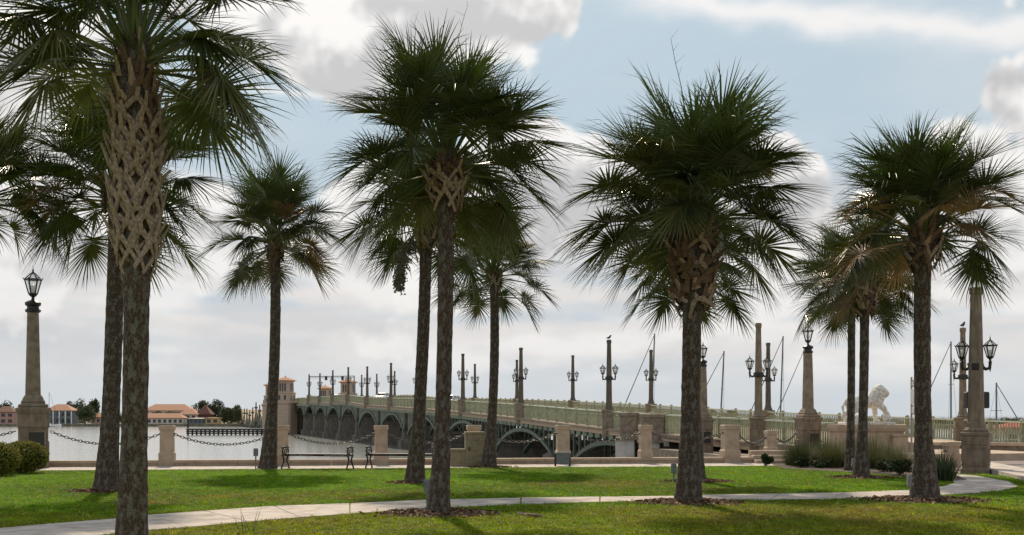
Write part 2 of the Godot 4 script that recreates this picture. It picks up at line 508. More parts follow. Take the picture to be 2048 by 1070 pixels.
func make_ground() -> void:
	# land under everything, with its quay face towards the water
	var land := PackedVector2Array([Vector2(-120, 40), Vector2(120, 40), Vector2(120, -52), Vector2(24, -58), Vector2(18, -70), Vector2(7.0, -66), Vector2(8.6, -58), Vector2(9.9, wall_z(9.9) - 0.35), Vector2(-120, wall_z(-120.0) - 0.35)])
	struct("ground", sheet(land, -0.03, 3.5), M.concrete_old)
	# water and its bed
	var s := Shape.new()
	s.quad(Vector3(-1800, -2, 60), Vector3(-1800, -2, -1800), Vector3(1800, -2, -1800), Vector3(1800, -2, 60))
	struct("water", s.mesh(), M.water)
	s = Shape.new()
	s.quad(Vector3(-1800, -5, 60), Vector3(-1800, -5, -1800), Vector3(1800, -5, -1800), Vector3(1800, -5, 60))
	struct("seabed", s.mesh(), M.seabed)
	# far shores
	var shore := PackedVector2Array([Vector2(-900, -495), Vector2(-250, -503), Vector2(-105, -508), Vector2(-80, -520), Vector2(40, -560), Vector2(100, -430), Vector2(300, -330), Vector2(900, -260), Vector2(900, -1200), Vector2(-900, -1200)])
	struct("far_shore", sheet(shore, -0.9, 3.0), M.shore)
	# lawn
	s = Shape.new()
	s.tinted = true
	var cell := 0.6
	var lawn_right := 13.6
	var x := -42.0
	while x < lawn_right:
		var z := 8.0
		var back := wall_z(x) + 2.45
		if x > 11.0:
			back = -33.8
		while z > back:
			var z2 := maxf(z - cell, back)
			var p := [Vector3(x, 0, z), Vector3(x, 0, z2), Vector3(x + cell, 0, z2), Vector3(x + cell, 0, z)]
			for q in p:
				q.y = 0.015 * soft.get_noise_2d(q.x, q.z)
			var i0 := s.c.size()
			s.quad(p[0], p[1], p[2], p[3])
			var order := [0, 1, 2, 0, 2, 3]
			for k in 6:
				var q: Vector3 = p[order[k]]
				s.c[i0 + k] = turf_color(q.x, q.z)
				s.n[i0 + k] = Vector3.UP
			z -= cell
		x += cell
	struct("lawn", s.mesh(), M.turf_ground)
	# path of poured slabs
	for p in PATH_FAR: path_edge.append(p)
	for i in range(PATH_NEAR.size() - 1, -1, -1): path_edge.append(PATH_NEAR[i])
	var walk := Node3D.new()
	walk.name = "path"
	walk.set_meta("kind", "structure")
	add_child(walk)
	for i in PATH_FAR.size() - 1:
		var a: Vector2 = PATH_FAR[i]
		var b: Vector2 = PATH_FAR[i + 1]
		var c: Vector2 = PATH_NEAR[i]
		var d: Vector2 = PATH_NEAR[i + 1]
		var pieces := maxi(1, roundi((a.distance_to(b) + c.distance_to(d)) * 0.5 / 1.7))
		for k in pieces:
			var f0 := (k + 0.009) / pieces
			var f1 := (k + 0.991) / pieces
			var rise := rng.randf_range(-0.003, 0.003)
			part(walk, "slab", sheet(PackedVector2Array([a.lerp(b, f0), a.lerp(b, f1), c.lerp(d, f1), c.lerp(d, f0)]), 0.030 + rise, 0.12), M.paving)
	# promenade behind the lawn, slab by slab
	var prom := Node3D.new()
	prom.name = "promenade"
	prom.set_meta("kind", "structure")
	add_child(prom)
	x = -42.0
	while x < 10.6:
		var e := x + 2.39
		part(prom, "slab", sheet(PackedVector2Array([Vector2(x, wall_z(x) + 0.05), Vector2(e, wall_z(e) + 0.05), Vector2(e, wall_z(e) + 2.5), Vector2(x, wall_z(x) + 2.5)]), 0.032 + rng.randf_range(-0.003, 0.003), 0.1), M.paving)
		x += 2.4
	struct("planting_bed", sheet(PackedVector2Array(BED), 0.035, 0.05), M.soil)
	# road and its pavement at the right
	struct("road", sheet(PackedVector2Array([Vector2(15.2, -35.2), Vector2(14.6, -24), Vector2(15, 0), Vector2(60, 0), Vector2(60, -46), Vector2(34, -46), Vector2(20.5, -55.5), Vector2(12.3, -52.0), Vector2(13.6, -46.5), Vector2(16.4, -41.2)]), 0.012), M.road)
	struct("pavement", sheet(PackedVector2Array([Vector2(14.0, -35.3), Vector2(12.95, -30.5), Vector2(11.8, -24.0), Vector2(11.5, 0), Vector2(14.9, 0), Vector2(14.5, -24), Vector2(15.1, -35.2), Vector2(16.3, -41.2), Vector2(15.4, -41.2)]), 0.12, 0.2), M.paving)

func make_turf() -> void:
	var blade := func(seed_: int) -> ArrayMesh:
		var r := RandomNumberGenerator.new()
		r.seed = seed_
		var s := Shape.new()
		s.tinted = true
		for i in 9:
			var a := r.randf() * TAU
			var o := Vector3(r.randf_range(-0.045, 0.045), -0.004, r.randf_range(-0.045, 0.045))
			var lean := Vector3(cos(a), 0, sin(a))
			var across := Vector3(-sin(a), 0, cos(a)) * r.randf_range(0.004, 0.0065)
			var h := r.randf_range(0.025, 0.055)
			var mid := o + Vector3(0, h * 0.65, 0) + lean * h * 0.25
			var tip := o + Vector3(0, h, 0) + lean * h * r.randf_range(0.5, 1.0)
			var b := r.randf_range(0.75, 1.3)
			s.tint = Color(b, b, b * 0.95)
			s.quad(o - across, mid - across * 0.8, mid + across * 0.8, o + across)
			s.tri(mid - across * 0.8, tip, mid + across * 0.8)
		return s.mesh()
	for variant in 3:
		var places := []
		var colors := []
		for i in 42000:
			var d := sqrt(rng.randf_range(14.5 * 14.5, 39.5 * 39.5))
			var x := rng.randf_range(-0.46, 0.46) * d
			var z := -d
			if z < wall_z(x) + 2.52 or x > 13.3 or (x > 11.0 and z < -33.7) or on_path(x, z):
				continue
			if Geometry2D.is_point_in_polygon(Vector2(x, z), PackedVector2Array(BED)):
				continue
			var bare := false
			for m in mulch_spots:
				if Vector2(x - m.x, (z - m.z)).length() < m.y * rng.randf_range(0.75, 1.05):
					bare = true
			if bare:
				continue
			var c := turf_color(x, z)
			var roll := rng.randf()
			if roll < 0.07:
				c = c.lerp(Color(0.44, 0.36, 0.10), 0.85)
			elif roll < 0.12:
				c = c.lerp(Color(0.20, 0.16, 0.06), 0.6)
			var b := rng.randf_range(0.6, 1.45)
			var sc := rng.randf_range(0.8, 1.35)
			places.append(Transform3D(Basis(Vector3.UP, rng.randf() * TAU).scaled(Vector3(sc * 1.3, sc, sc * 1.3)), Vector3(x, 0.0, z)))
			colors.append(Color(c.r * b, c.g * b, c.b * b))
		tag(copies(self, "grass", blade.call(50 + variant), M.turf, places, colors), "short mown grass of the lawn around the palms", "grass")

# ---------------------------------------------------------------- palms
func frond_mesh(e_deg: float, seed_: int, stalk := 1.0) -> ArrayMesh:
	var r := RandomNumberGenerator.new()
	r.seed = seed_
	var s := Shape.new()
	s.tinted = true
	s.tint = Color(2.2, 1.6, 1.5)
	var e := deg_to_rad(e_deg)
	var p := Vector3.ZERO
	var pts := [p]
	var droop := deg_to_rad(r.randf_range(1.0, 3.4))
	for i in 5:
		e -= droop * maxf(0.25, cos(e))
		p += Vector3(cos(e), sin(e), 0) * 0.118 * stalk
		pts.append(p)
	s.tube(pts, [0.011, 0.010, 0.009, 0.008, 0.0075, 0.007], 4, false)
	# the midrib runs on into the blade and curls down
	var rib := [p]
	var rib_e := [e]
	var curl := deg_to_rad(r.randf_range(4.0, 10.0))
	for i in 6:
		e -= curl * maxf(0.3, cos(e))
		p += Vector3(cos(e), sin(e), 0) * 0.030
		rib.append(p)
		rib_e.append(e)
	s.tint = Color(1.3, 1.2, 1.1)
	s.tube(rib, [0.007, 0.006, 0.005, 0.004, 0.003, 0.002, 0.001], 4, false)
	var count := 52
	var widest := deg_to_rad(r.randf_range(118.0, 142.0))
	var fold := r.randf_range(0.10, 0.75) * (1.0 if r.randf() < 0.7 else -0.7)
	var across := Vector3(0, 0, 1)
	for i in count:
		var a := lerpf(-widest, widest, (i + 0.5) / count) + r.randf_range(-0.02, 0.02)
		var f := (1.0 - absf(a) / widest) * 5.99
		var k := int(f)
		var root: Vector3 = rib[k].lerp(rib[k + 1], f - k)
		var re: float = lerpf(rib_e[k], rib_e[k + 1], f - k)
		var along := Vector3(cos(re), sin(re), 0)
		var over := Vector3(-sin(re), cos(re), 0)
		var dir := (along * cos(a) + across * sin(a) + over * (fold * absf(sin(a)) + r.randf_range(-0.10, 0.10))).normalized()
		var wide := (across * cos(a) - along * sin(a)).normalized()
		var length := 0.405 * (0.80 + 0.20 * cos(a)) * r.randf_range(0.86, 1.12)
		var sag := r.randf_range(0.03, 0.19)
		var kink := r.randf() < 0.22
		var steps := 6
		var half := [0.0034, 0.0080, 0.0072, 0.0056, 0.0040, 0.0024, 0.0003]
		var q := root
		var b := r.randf_range(0.72, 1.3)
		s.tint = Color(b * r.randf_range(0.92, 1.12), b, b * r.randf_range(0.8, 1.2))
		var row := []
		for t in steps + 1:
			var h: float = half[t]
			var nrm := dir.cross(wide).normalized()
			row.append([q - wide * h, q + nrm * h * 0.55, q + wide * h])
			q += dir * length / steps
			var u := float(t + 1) / steps
			dir.y -= sag * u * 0.55
			if kink and t == 3:
				dir.y -= 0.6
			dir = dir.normalized()
			wide = (wide - dir * wide.dot(dir)).normalized()
		for t in steps:
			var lo: Array = row[t]
			var hi: Array = row[t + 1]
			if t == steps - 1:
				s.tint = Color(s.tint.r * 1.5, s.tint.g * 1.15, s.tint.b)
			s.quad(lo[0], hi[0], hi[1], lo[1])
			s.quad(lo[1], hi[1], hi[2], lo[2])
	return s.mesh()

func boot_mesh(seed_: int) -> ArrayMesh:   # the split foot of a cut leaf stalk, made for a trunk of radius 0.3
	var r := RandomNumberGenerator.new()
	r.seed = seed_
	var s := Shape.new()
	var rad := 0.30
	var spread := r.randf_range(38.0, 56.0)
	var fall := r.randf_range(0.26, 0.40)
	for side: float in [-1.0, 1.0]:
		var rings := []
		for i in 6:
			var u: float = i / 5.0
			var a: float = deg_to_rad(side * (3.0 + spread * u))
			var y := -fall * pow(u, 1.1) + 0.03
			var q := rad * (1.05 + 0.20 * pow(1.0 - u, 1.3) + (0.03 if side > 0.0 else 0.0))
			var out := Vector3(cos(a), 0, -sin(a))
			var p := out * q + Vector3(0, y, 0)
			var tangent := (Vector3(-sin(a), 0, -cos(a)) * side * rad * deg_to_rad(spread) + Vector3(0, -fall, 0)).normalized()
			var w := out.cross(tangent).normalized() * lerpf(0.042, 0.030, u) * r.randf_range(0.88, 1.12)
			var th := out * lerpf(0.022, 0.011, u)
			var crown := out * 0.002
			rings.append(PackedVector3Array([p - w - th, p - w + th * 0.5, p + th + crown, p + w + th * 0.5, p + w - th]))
		s.loft(rings)
	# the stub, cut off short
	var lean := r.randf_range(0.35, 0.75)
	var len_ := r.randf_range(0.10, 0.30)
	var rings := []
	for i in 4:
		var u: float = i / 3.0
		var p := Vector3(rad * 1.22 + lean * len_ * u, -0.02 + len_ * u, r.randf_range(-0.006, 0.006))
		var w := lerpf(0.046, 0.030, u) * r.randf_range(0.9, 1.1)
		var th := lerpf(0.030, 0.014, u)
		var slant := 0.03 * (1.0 if i == 3 else 0.0) * r.randf_range(-1.0, 1.0)
		rings.append(PackedVector3Array([p + Vector3(th, 0, w * 0.6), p + Vector3(th, slant, -w * 0.6), p + Vector3(0, slant, -w), p + Vector3(-th, 0, -w * 0.7), p + Vector3(-th, 0, w * 0.7), p + Vector3(0, 0, w)]))
	s.loft(rings)
	return s.mesh()

func husk_mesh(seed_: int) -> ArrayMesh:   # a broad dry stub with a torn end, for a trunk of radius 0.3
	var r := RandomNumberGenerator.new()
	r.seed = seed_
	var s := Shape.new()
	var len_ := r.randf_range(0.20, 0.36)
	var lean := r.randf_range(0.18, 0.5)
	var bend := r.randf_range(-0.07, 0.07)
	var rings := []
	for i in 5:
		var u: float = i / 4.0
		var p := Vector3(0.30 + lean * len_ * u * u + 0.03, -0.14 + len_ * u, bend * u * u)
		var w := lerpf(0.085, 0.030, pow(u, 0.8)) * r.randf_range(0.88, 1.12)
		var th := lerpf(0.022, 0.010, u)
		var torn := 0.03 * r.randf_range(-1.0, 1.0) if i == 4 else 0.0
		var wrap := w * w * 1.5
		rings.append(PackedVector3Array([p + Vector3(th, torn, w * 0.35), p + Vector3(th, -torn, -w * 0.35), p + Vector3(-wrap, torn, -w), p + Vector3(-th - wrap, 0, -w * 0.8), p + Vector3(-th - wrap, 0, w * 0.8), p + Vector3(-wrap, -torn, w)]))
	s.loft(rings)
	return s.mesh()

func panicle_mesh(seed_: int, hanging: bool) -> ArrayMesh:
	var r := RandomNumberGenerator.new()
	r.seed = seed_
	var s := Shape.new()
	var e := deg_to_rad(-30.0 if hanging else 42.0)
	var p := Vector3.ZERO
	var pts := [p]
	for i in 10:
		e -= deg_to_rad(7.0 if hanging else 6.0)
		e = maxf(e, deg_to_rad(-86.0))
		p += Vector3(cos(e), sin(e), 0) * 0.13
		pts.append(p)
	s.tube(pts, [0.016, 0.015, 0.014, 0.013, 0.011, 0.010, 0.008, 0.007, 0.006, 0.005, 0.003], 4, false)
	for i in (90 if hanging else 40):
		var f := r.randf_range(2.6, 9.9)
		var at: Vector3 = pts[int(f)].lerp(pts[int(f) + 1], f - int(f)) if f < 10.0 else p
		var d := Vector3(r.randf_range(-0.4, 1.0), r.randf_range(-0.6, 0.6), r.randf_range(-1, 1)).normalized()
		if hanging:
			d = Vector3(r.randf_range(-0.8, 0.8), -0.7, r.randf_range(-0.8, 0.8)).normalized()
		var reach := r.randf_range(0.10, 0.26) * (1.25 - f * 0.06)
		var tip := at + d * reach
		s.tube([at, tip], [0.004, 0.002], 3, false, false)
		for j in 16:
			var q := at.lerp(tip, r.randf_range(0.2, 1.0))
			if hanging:
				var b := q + Vector3(r.randf_range(-0.05, 0.05), r.randf_range(-0.07, 0.02), r.randf_range(-0.05, 0.05))
				var k := r.randf_range(0.012, 0.022)
				s.tri(b + Vector3(k, 0, 0), b + Vector3(-k * 0.5, k, k), b + Vector3(-k * 0.5, -k, k * 0.3))
				s.tri(b + Vector3(0, k, -k), b + Vector3(k, -k, 0), b + Vector3(-k, 0, -k * 0.2))
			else:
				var o := q + Vector3(r.randf_range(-1, 1), r.randf_range(-1.0, 0.8), r.randf_range(-1, 1)) * 0.10
				var w := (o - q).cross(Vector3(r.randf(), 1, r.randf())).normalized() * 0.006
				s.tri(q - w, o, q + w)
				s.tri(o - w * 1.5, o + Vector3(0.01, 0.02, 0), o + w * 1.5)
	return s.mesh()

func make_palm_pieces() -> void:
	for e: float in [-58.0, -40.0, -22.0, -5.0, 12.0, 28.0, 44.0, 60.0, 76.0]:
		fronds.append([frond_mesh(e, int(e) + 900, 0.88), frond_mesh(e + 5.0, int(e) + 1500, 0.74), frond_mesh(e - 4.0, int(e) + 2100, 0.55), frond_mesh(e + 2.0, int(e) + 2700, 0.84)])
	for i in 4:
		boots.append(boot_mesh(300 + i))
	for i in 4:
		boots.append(husk_mesh(340 + i))

# foot, head: the two ends of the trunk; thick: radius at foot, middle and head; boot: length and radius of the part that keeps its leaf bases
func palm(label: String, foot: Vector3, head: Vector3, bow: float, thick: Array, boot: Array, reach: float, count: int, seed_: int, extras := [], low := -50.0) -> Node3D:
	var r := RandomNumberGenerator.new()
	r.seed = seed_
	var t := thing("palm_tree", label, "palm tree", foot, 0.0, "palms on the waterfront lawn")
	var rise := head - foot
	var sway := Vector3(bow, 0, bow * 0.3)
	var axis := func(u: float) -> Vector3: return rise * u + sway * 4.0 * u * (1.0 - u)
	var rings := []
	var outs := []
	var sides := 26
	var rows := int(rise.y / 0.075)
	var boot_from: float = 1.0 - boot[0] / rise.y
	for i in rows + 1:
		var u := float(i) / rows
		var y := rise.y * u
		var rad: float = lerpf(thick[0], thick[1], smoothstep(0.0, 0.30, u)) if u < 0.5 else lerpf(thick[1], thick[2], smoothstep(0.5, boot_from, u))
		rad *= 1.0 + 0.26 * exp(-y / 0.22)
		if u > boot_from:
			rad = lerpf(rad, boot[1] * 0.88, smoothstep(boot_from, boot_from + 0.25 * (1.0 - boot_from), u)) * (1.0 - 0.35 * smoothstep(0.75, 1.0, (u - boot_from) / (1.0 - boot_from)))
		elif u > boot_from - 0.06:
			rad *= 1.06
		var c: Vector3 = axis.call(u) + Vector3(0, -0.06 if i == 0 else 0.0, 0)
		var ring := PackedVector3Array()
		var out := PackedVector3Array()
		for j in sides:
			var a := TAU * j / sides
			var o := Vector3(cos(a), 0, -sin(a))
			var bump := 0.040 * soft.get_noise_3d(o.x * 14.0 + seed_, y * 22.0, o.z * 14.0) + 0.05 * soft.get_noise_3d(o.x * 40.0, y * 50.0, o.z * 40.0 + seed_) + 0.014 * sin(y * 62.0 + 3.0 * o.x + 5.0 * soft.get_noise_2d(y * 6.0, seed_))
			bump += 0.10 * exp(-y / 0.3) * soft.get_noise_3d(o.x * 30.0, 3.0, o.z * 30.0 + seed_)
			ring.append(c + o * rad * (1.0 + bump))
			out.append(o)
		rings.append(ring)
		outs.append(out)
	var s := Shape.new()
	s.loft(rings)
	var trunk := part(t, "trunk", s.mesh(), M.bark)
	# leaf bases left on the upper trunk, in a spiral
	var n_boots := int(clampf(boot[0] / 0.019 * (boot[1] / 0.33), 34, 150))
	for i in n_boots:
		var f := (i + 0.5) / n_boots
		var u := boot_from + (1.0 - boot_from) * lerpf(0.06, 0.97, f)
		var rad: float = boot[1] * (0.74 + 0.26 * sin(PI * clampf(f * 0.8 + 0.12, 0.0, 1.0))) * 0.9
		var rough: bool = boot[3] == 0
		var wild := 0.42 if rough else 0.14
		var yaw := i * 2.39996 + r.randf_range(-wild, wild)
		var sc: float = rad / 0.30
		var b := Basis(Vector3.UP, yaw) * Basis(Vector3.BACK, r.randf_range(-0.22, 0.08)) * Basis(Vector3.RIGHT, r.randf_range(-wild, wild) * 1.3)
		b = b.scaled_local(Vector3(sc * r.randf_range(0.96, 1.08), boot[2] * r.randf_range(0.7, 1.3), sc * r.randf_range(0.85, 1.1)))
		var m: Material = M.boot
		if boot[3] == 1:
			m = M.boot_grey if f < 0.72 else (M.boot if r.randf() < 0.4 else M.boot_dark)
		elif f > 0.6 or r.randf() < (0.4 if rough else 0.15):
			m = M.boot_dark
		elif r.randf() < 0.4:
			m = M.boot_grey
		var kind := r.randi() % 4
		if rough and r.randf() < 0.72 or f > 0.8:
			kind += 4
		part(trunk, "leaf_base", boots[kind], m, Transform3D(b, axis.call(u)))
	# crown: the folded young leaves in the heart carry the open fronds
	var heart := Shape.new()
	heart.tinted = true
	for i in 16:
		var a := i * 2.4
		var o := Vector3(cos(a), 0, sin(a))
		var tall := r.randf_range(0.4, 0.62) * reach
		heart.tint = Color(1.2, 1.1, 0.9)
		heart.tube([o * 0.05, o * 0.07 + Vector3(0, tall * 0.5, 0), o * r.randf_range(0.06, 0.22) + Vector3(0, tall, 0)], [0.028, 0.018, 0.003], 4, false)
	var crown := part(t, "crown", heart.mesh(), M.leaf_fresh, Transform3D(Basis.IDENTITY, axis.call(1.0) - Vector3(0, 0.25, 0)))
	for i in int(count * 1.75):
		var f := (i + r.randf_range(0.2, 0.8)) / (count * 1.75)
		var e := lerpf(86.0, low - 6.0, f) + r.randf_range(-7.0, 7.0)
		var yaw := i * 2.39996 + r.randf_range(-0.3, 0.3)
		if sin(yaw) < -0.45:   # pruned on the side of the lawn, so that the leaf bases show
			if e < 24.0 and r.randf() < 0.6:
				continue
			e = maxf(e, r.randf_range(22.0, 50.0))
		var k := clampi(roundi((e + 58.0) / 16.75), 0, 8)
		var sc := reach * r.randf_range(0.88, 1.08) * (1.0 if e > -20.0 else 0.92)
		var b := Basis(Vector3.UP, yaw) * Basis(Vector3.RIGHT, r.randf_range(-0.35, 0.35))
		b = b.scaled_local(Vector3.ONE * sc)
		var roll := r.randf()
		var m: Material = M.leaf
		if f < 0.22: m = M.leaf_fresh if roll < 0.7 else M.leaf
		elif f > 0.62 and roll < 0.34: m = M.leaf_olive
		elif roll < 0.3: m = M.leaf_blue
		elif roll > 0.93: m = M.leaf_dry if f > 0.6 and roll > 0.96 else M.leaf_olive
		var from := Vector3(cos(yaw), 0, -sin(yaw)) * 0.09 + Vector3(0, 0.22 - 0.42 * f, 0)
		part(crown, "frond", fronds[k][r.randi() % 4], m, Transform3D(b, from))
	for x in extras:   # kind, yaw in degrees, size, lift
		var b := Basis(Vector3.UP, deg_to_rad(x[1]))
		if x[0] == "stalk":
			var st := Shape.new()
			var p := Vector3.ZERO
			var d := Vector3(0.30, 1.0, 0.0).normalized()
			var pts := [p]
			for i in 9:
				p += d * 0.30
				d = (d + Vector3(r.randf_range(-0.10, 0.16), r.randf_range(-0.08, 0.05), r.randf_range(-0.12, 0.12))).normalized()
				pts.append(p)
			st.tube(pts, [0.018, 0.016, 0.014, 0.013, 0.011, 0.010, 0.008, 0.007, 0.006, 0.004], 5)
			for i in 5:
				var q: Vector3 = pts[5 + i % 5]
				st.tube([q, q + Vector3(r.randf_range(-0.25, 0.25), r.randf_range(0.1, 0.3), r.randf_range(-0.2, 0.2))], [0.005, 0.002], 3, false)
			part(crown, "flower_stalk", st.mesh(), M.twig, Transform3D(b.scaled_local(Vector3.ONE * x[2]), Vector3(0, x[3], 0)))
		elif x[0] == "dry":
			part(crown, "frond", fronds[x[4]][0], M.leaf_dry, Transform3D(b.scaled_local(Vector3.ONE * x[2]), Vector3(0, x[3], 0))).set_meta("label", "withered brown frond")
		else:
			var o := part(crown, "fruit_cluster" if x[0] == "berry" else "flower_cluster", panicle_mesh(seed_ + int(x[1]), x[0] == "berry"), M[x[0]], Transform3D(b.scaled_local(Vector3.ONE * x[2]), Vector3(0, x[3], 0)))
			o.set_meta("label", "hanging cluster of dark fruit" if x[0] == "berry" else "tan and yellow spent flower cluster")
	return t

func mulch(foot: Vector3, size: float, label: String, seed_: int) -> void:
	var r := RandomNumberGenerator.new()
	r.seed = seed_
	var t := thing("mulch_ring", label, "mulch", foot, 0.0, "mulch rings round the palms")
	var s := Shape.new()
	var n := 26
	for j in n:
		var a := TAU * j / n
		var b := TAU * (j + 1) / n
		var pa := Vector3(cos(a) * 1.25, 0, -sin(a)) * size * (0.8 + 0.25 * soft.get_noise_2d(cos(a) * 30.0 + seed_, sin(a) * 30.0))
		var pb := Vector3(cos(b) * 1.25, 0, -sin(b)) * size * (0.8 + 0.25 * soft.get_noise_2d(cos(b) * 30.0 + seed_, sin(b) * 30.0))
		pa.y = 0.018
		pb.y = 0.018
		var ma := pa * 0.5 + Vector3(0, 0.045, 0)
		var mb := pb * 0.5 + Vector3(0, 0.045, 0)
		s.quad(ma, pa, pb, mb)
		s.tri(Vector3(0, 0.08, 0), ma, mb)
	part(t, "soil", s.mesh(), M.soil)
	var leaf := Shape.new()
	leaf.quad(Vector3(-0.035, 0, 0), Vector3(0, 0.012, -0.018), Vector3(0.04, 0.004, 0), Vector3(0, 0.012, 0.018))
	var places := []
	var colors := []
	for i in int(1100 * size):
		var a := r.randf() * TAU
		var d := sqrt(r.randf()) * size * (1.12 if r.randf() < 0.85 else 1.5)
		var p := Vector3(cos(a) * d * 1.25, 0.02 + 0.06 * maxf(0.0, 1.0 - d / size) + r.randf() * 0.025, -sin(a) * d)
		places.append(Transform3D(Basis.from_euler(Vector3(r.randf_range(-0.6, 0.6), r.randf() * TAU, r.randf_range(-0.6, 0.6))).scaled_local(Vector3.ONE * r.randf_range(0.7, 1.8)), p))
		var c := Color(0.075, 0.036, 0.026).lerp(Color(0.40, 0.26, 0.17), pow(r.randf(), 2.6))
		colors.append(c)
	copies(t, "leaf_litter", leaf.mesh(), M.litter, places, colors)

func make_palms() -> void:
	make_palm_pieces()
	palm("big foreground palm with tall lattice of grey leaf bases, at far left", Vector3(-4.477, 0, -14.1), Vector3(-4.44, 6.07, -14.10), 0.05, [0.178, 0.146, 0.150], [2.72, 0.255, 1.0, 1], 2.2, 36, 11, [], -6.0)
	palm("palm with smooth trunk just behind the big lattice-barked palm", Vector3(-8.729, 0, -25.8), Vector3(-8.51, 6.59, -25.80), 0.06, [0.245, 0.185, 0.155], [0.55, 0.27, 0.9, 0], 2.6, 40, 23, [["rust", 150, 1.1, 0.2], ["dry", 190, 2.2, 0.1, 4], ["stalk", 20, 0.9, 0.9]], -16.0)
	palm("palm at the left edge of the picture, only its crown in view", Vector3(-11.581, 0, -26.0), Vector3(-11.51, 6.63, -26.00), 0.0, [0.24, 0.19, 0.17], [0.7, 0.29, 0.9, 0], 2.15, 34, 31, [], -16.0)
	palm("palm beside the left end of the left bench, rust flower cluster in its crown", Vector3(-7.62, 0, -37.4), Vector3(-7.40, 7.33, -37.40), 0.12, [0.26, 0.165, 0.15], [0.75, 0.27, 0.9, 0], 2.5, 38, 47, [["rust", -55, 1.0, 0.75], ["rust", -75, 0.9, 0.8], ["stalk", 10, 0.8, 0.6]], -30.0)
	palm("palm leaning right behind the centre palm, dark fruit cluster hanging at its left", Vector3(-2.364, 0, -29.1), Vector3(-2.07, 6.58, -29.10), 0.05, [0.225, 0.148, 0.14], [0.9, 0.29, 0.95, 0], 2.35, 34, 59, [["berry", 178, 1.35, 0.0], ["flower", 5, 1.15, 0.55], ["flower", -25, 1.0, 0.5]], -18.0)
	palm("tall centre palm in front of the path, woven orange-brown leaf bases", Vector3(-1.213, 0, -19.8), Vector3(-1.10, 6.02, -19.80), 0.05, [0.175, 0.128, 0.135], [0.82, 0.29, 0.8, 2], 2.18, 44, 61, [["stalk", 200, 0.62, 0.7], ["stalk", 170, 0.55, 0.9], ["stalk", -30, 0.62, 1.0]], -16.0)
	palm("slim palm beside the tan utility cabinets, tan flower cluster in its crown", Vector3(-0.754, 0, -38.5), Vector3(-0.59, 6.43, -38.50), 0.1, [0.23, 0.145, 0.14], [0.55, 0.25, 0.85, 0], 2.25, 32, 73, [["flower", -10, 1.0, 0.7], ["rust", 20, 0.9, 0.6], ["stalk", -10, 0.7, 0.5]], -28.0)
	palm("tall palm right of centre with a swollen collar of brown leaf bases", Vector3(3.271, 0, -22.3), Vector3(3.36, 5.60, -22.30), 0.02, [0.235, 0.175, 0.165], [1.92, 0.40, 0.85, 0], 2.52, 50, 89, [["flower", 185, 1.3, 0.3], ["flower", 0, 1.2, 0.55], ["stalk", 170, 0.8, 1.2]], -16.0)
	palm("palm hidden behind the tall swollen-collared palm, lower crown showing round it", Vector3(4.622, 0, -29.9), Vector3(4.39, 5.54, -29.90), 0.0, [0.19, 0.15, 0.15], [0.7, 0.28, 0.9, 0], 2.3, 32, 97, [["flower", 160, 1.0, 0.2]], -28.0)
	palm("slim palm left of the spotlit palm by the lion, among the grasses", Vector3(10.125, 0, -36.0), Vector3(10.17, 5.56, -36.00), 0.03, [0.15, 0.112, 0.112], [0.7, 0.27, 0.9, 0], 2.15, 32, 103, [["flower", 120, 1.0, 0.2]], -14.0)
	palm("slim palm with spotlight at its foot, in front of the lion statue", Vector3(9.219, 0, -31.7), Vector3(9.31, 5.51, -31.70), 0.03, [0.20, 0.118, 0.118], [1.15, 0.31, 0.9, 0], 1.95, 34, 113, [["flower", 140, 1.0, 0.3], ["dry", 215, 1.5, 0.0, 1]], -28.0)
	palm("rightmost palm by the curve of the path, brown frond at its right", Vector3(7.925, 0, -23.0), Vector3(7.89, 5.39, -23.00), -0.04, [0.25, 0.158, 0.152], [0.78, 0.31, 0.9, 0], 2.22, 44, 127, [["dry", -18, 2.2, 0.3, 5], ["dry", 172, 1.8, 0.3, 5]], -4.0)
	var rings := [
		[Vector3(-8.77, 0.00, -25.77), 0.62, "brown mulch round the palm behind the big foreground palm"],
		[Vector3(-2.34, 0.00, -29.09), 0.6, "brown mulch round the palm behind the centre palm"],
		[Vector3(-1.21, 0.00, -19.79), 0.85, "brown mulch round the tall centre palm in front of the path"],
		[Vector3(-0.75, 0.00, -38.40), 0.62, "brown mulch round the palm by the tan utility cabinets"],
		[Vector3(3.27, 0.00, -22.33), 0.85, "brown mulch round the tall swollen-collared palm right of centre"],
		[Vector3(4.63, 0.00, -29.77), 0.72, "brown mulch across the path behind the swollen-collared palm"],
		[Vector3(9.23, 0.00, -31.74), 0.72, "brown mulch round the palm with the spotlight by the lion"],
		[Vector3(7.92, 0.00, -22.99), 1.0, "brown mulch round the rightmost palm by the path"],
		[Vector3(-4.477, 0, -14.1), 0.55, "brown mulch round the big foreground palm at the left"]]
	for i in rings.size():
		mulch(rings[i][0], rings[i][1] * 0.86, rings[i][2], 700 + i)
		mulch_spots.append(Vector3(rings[i][0].x, rings[i][1], rings[i][0].z))

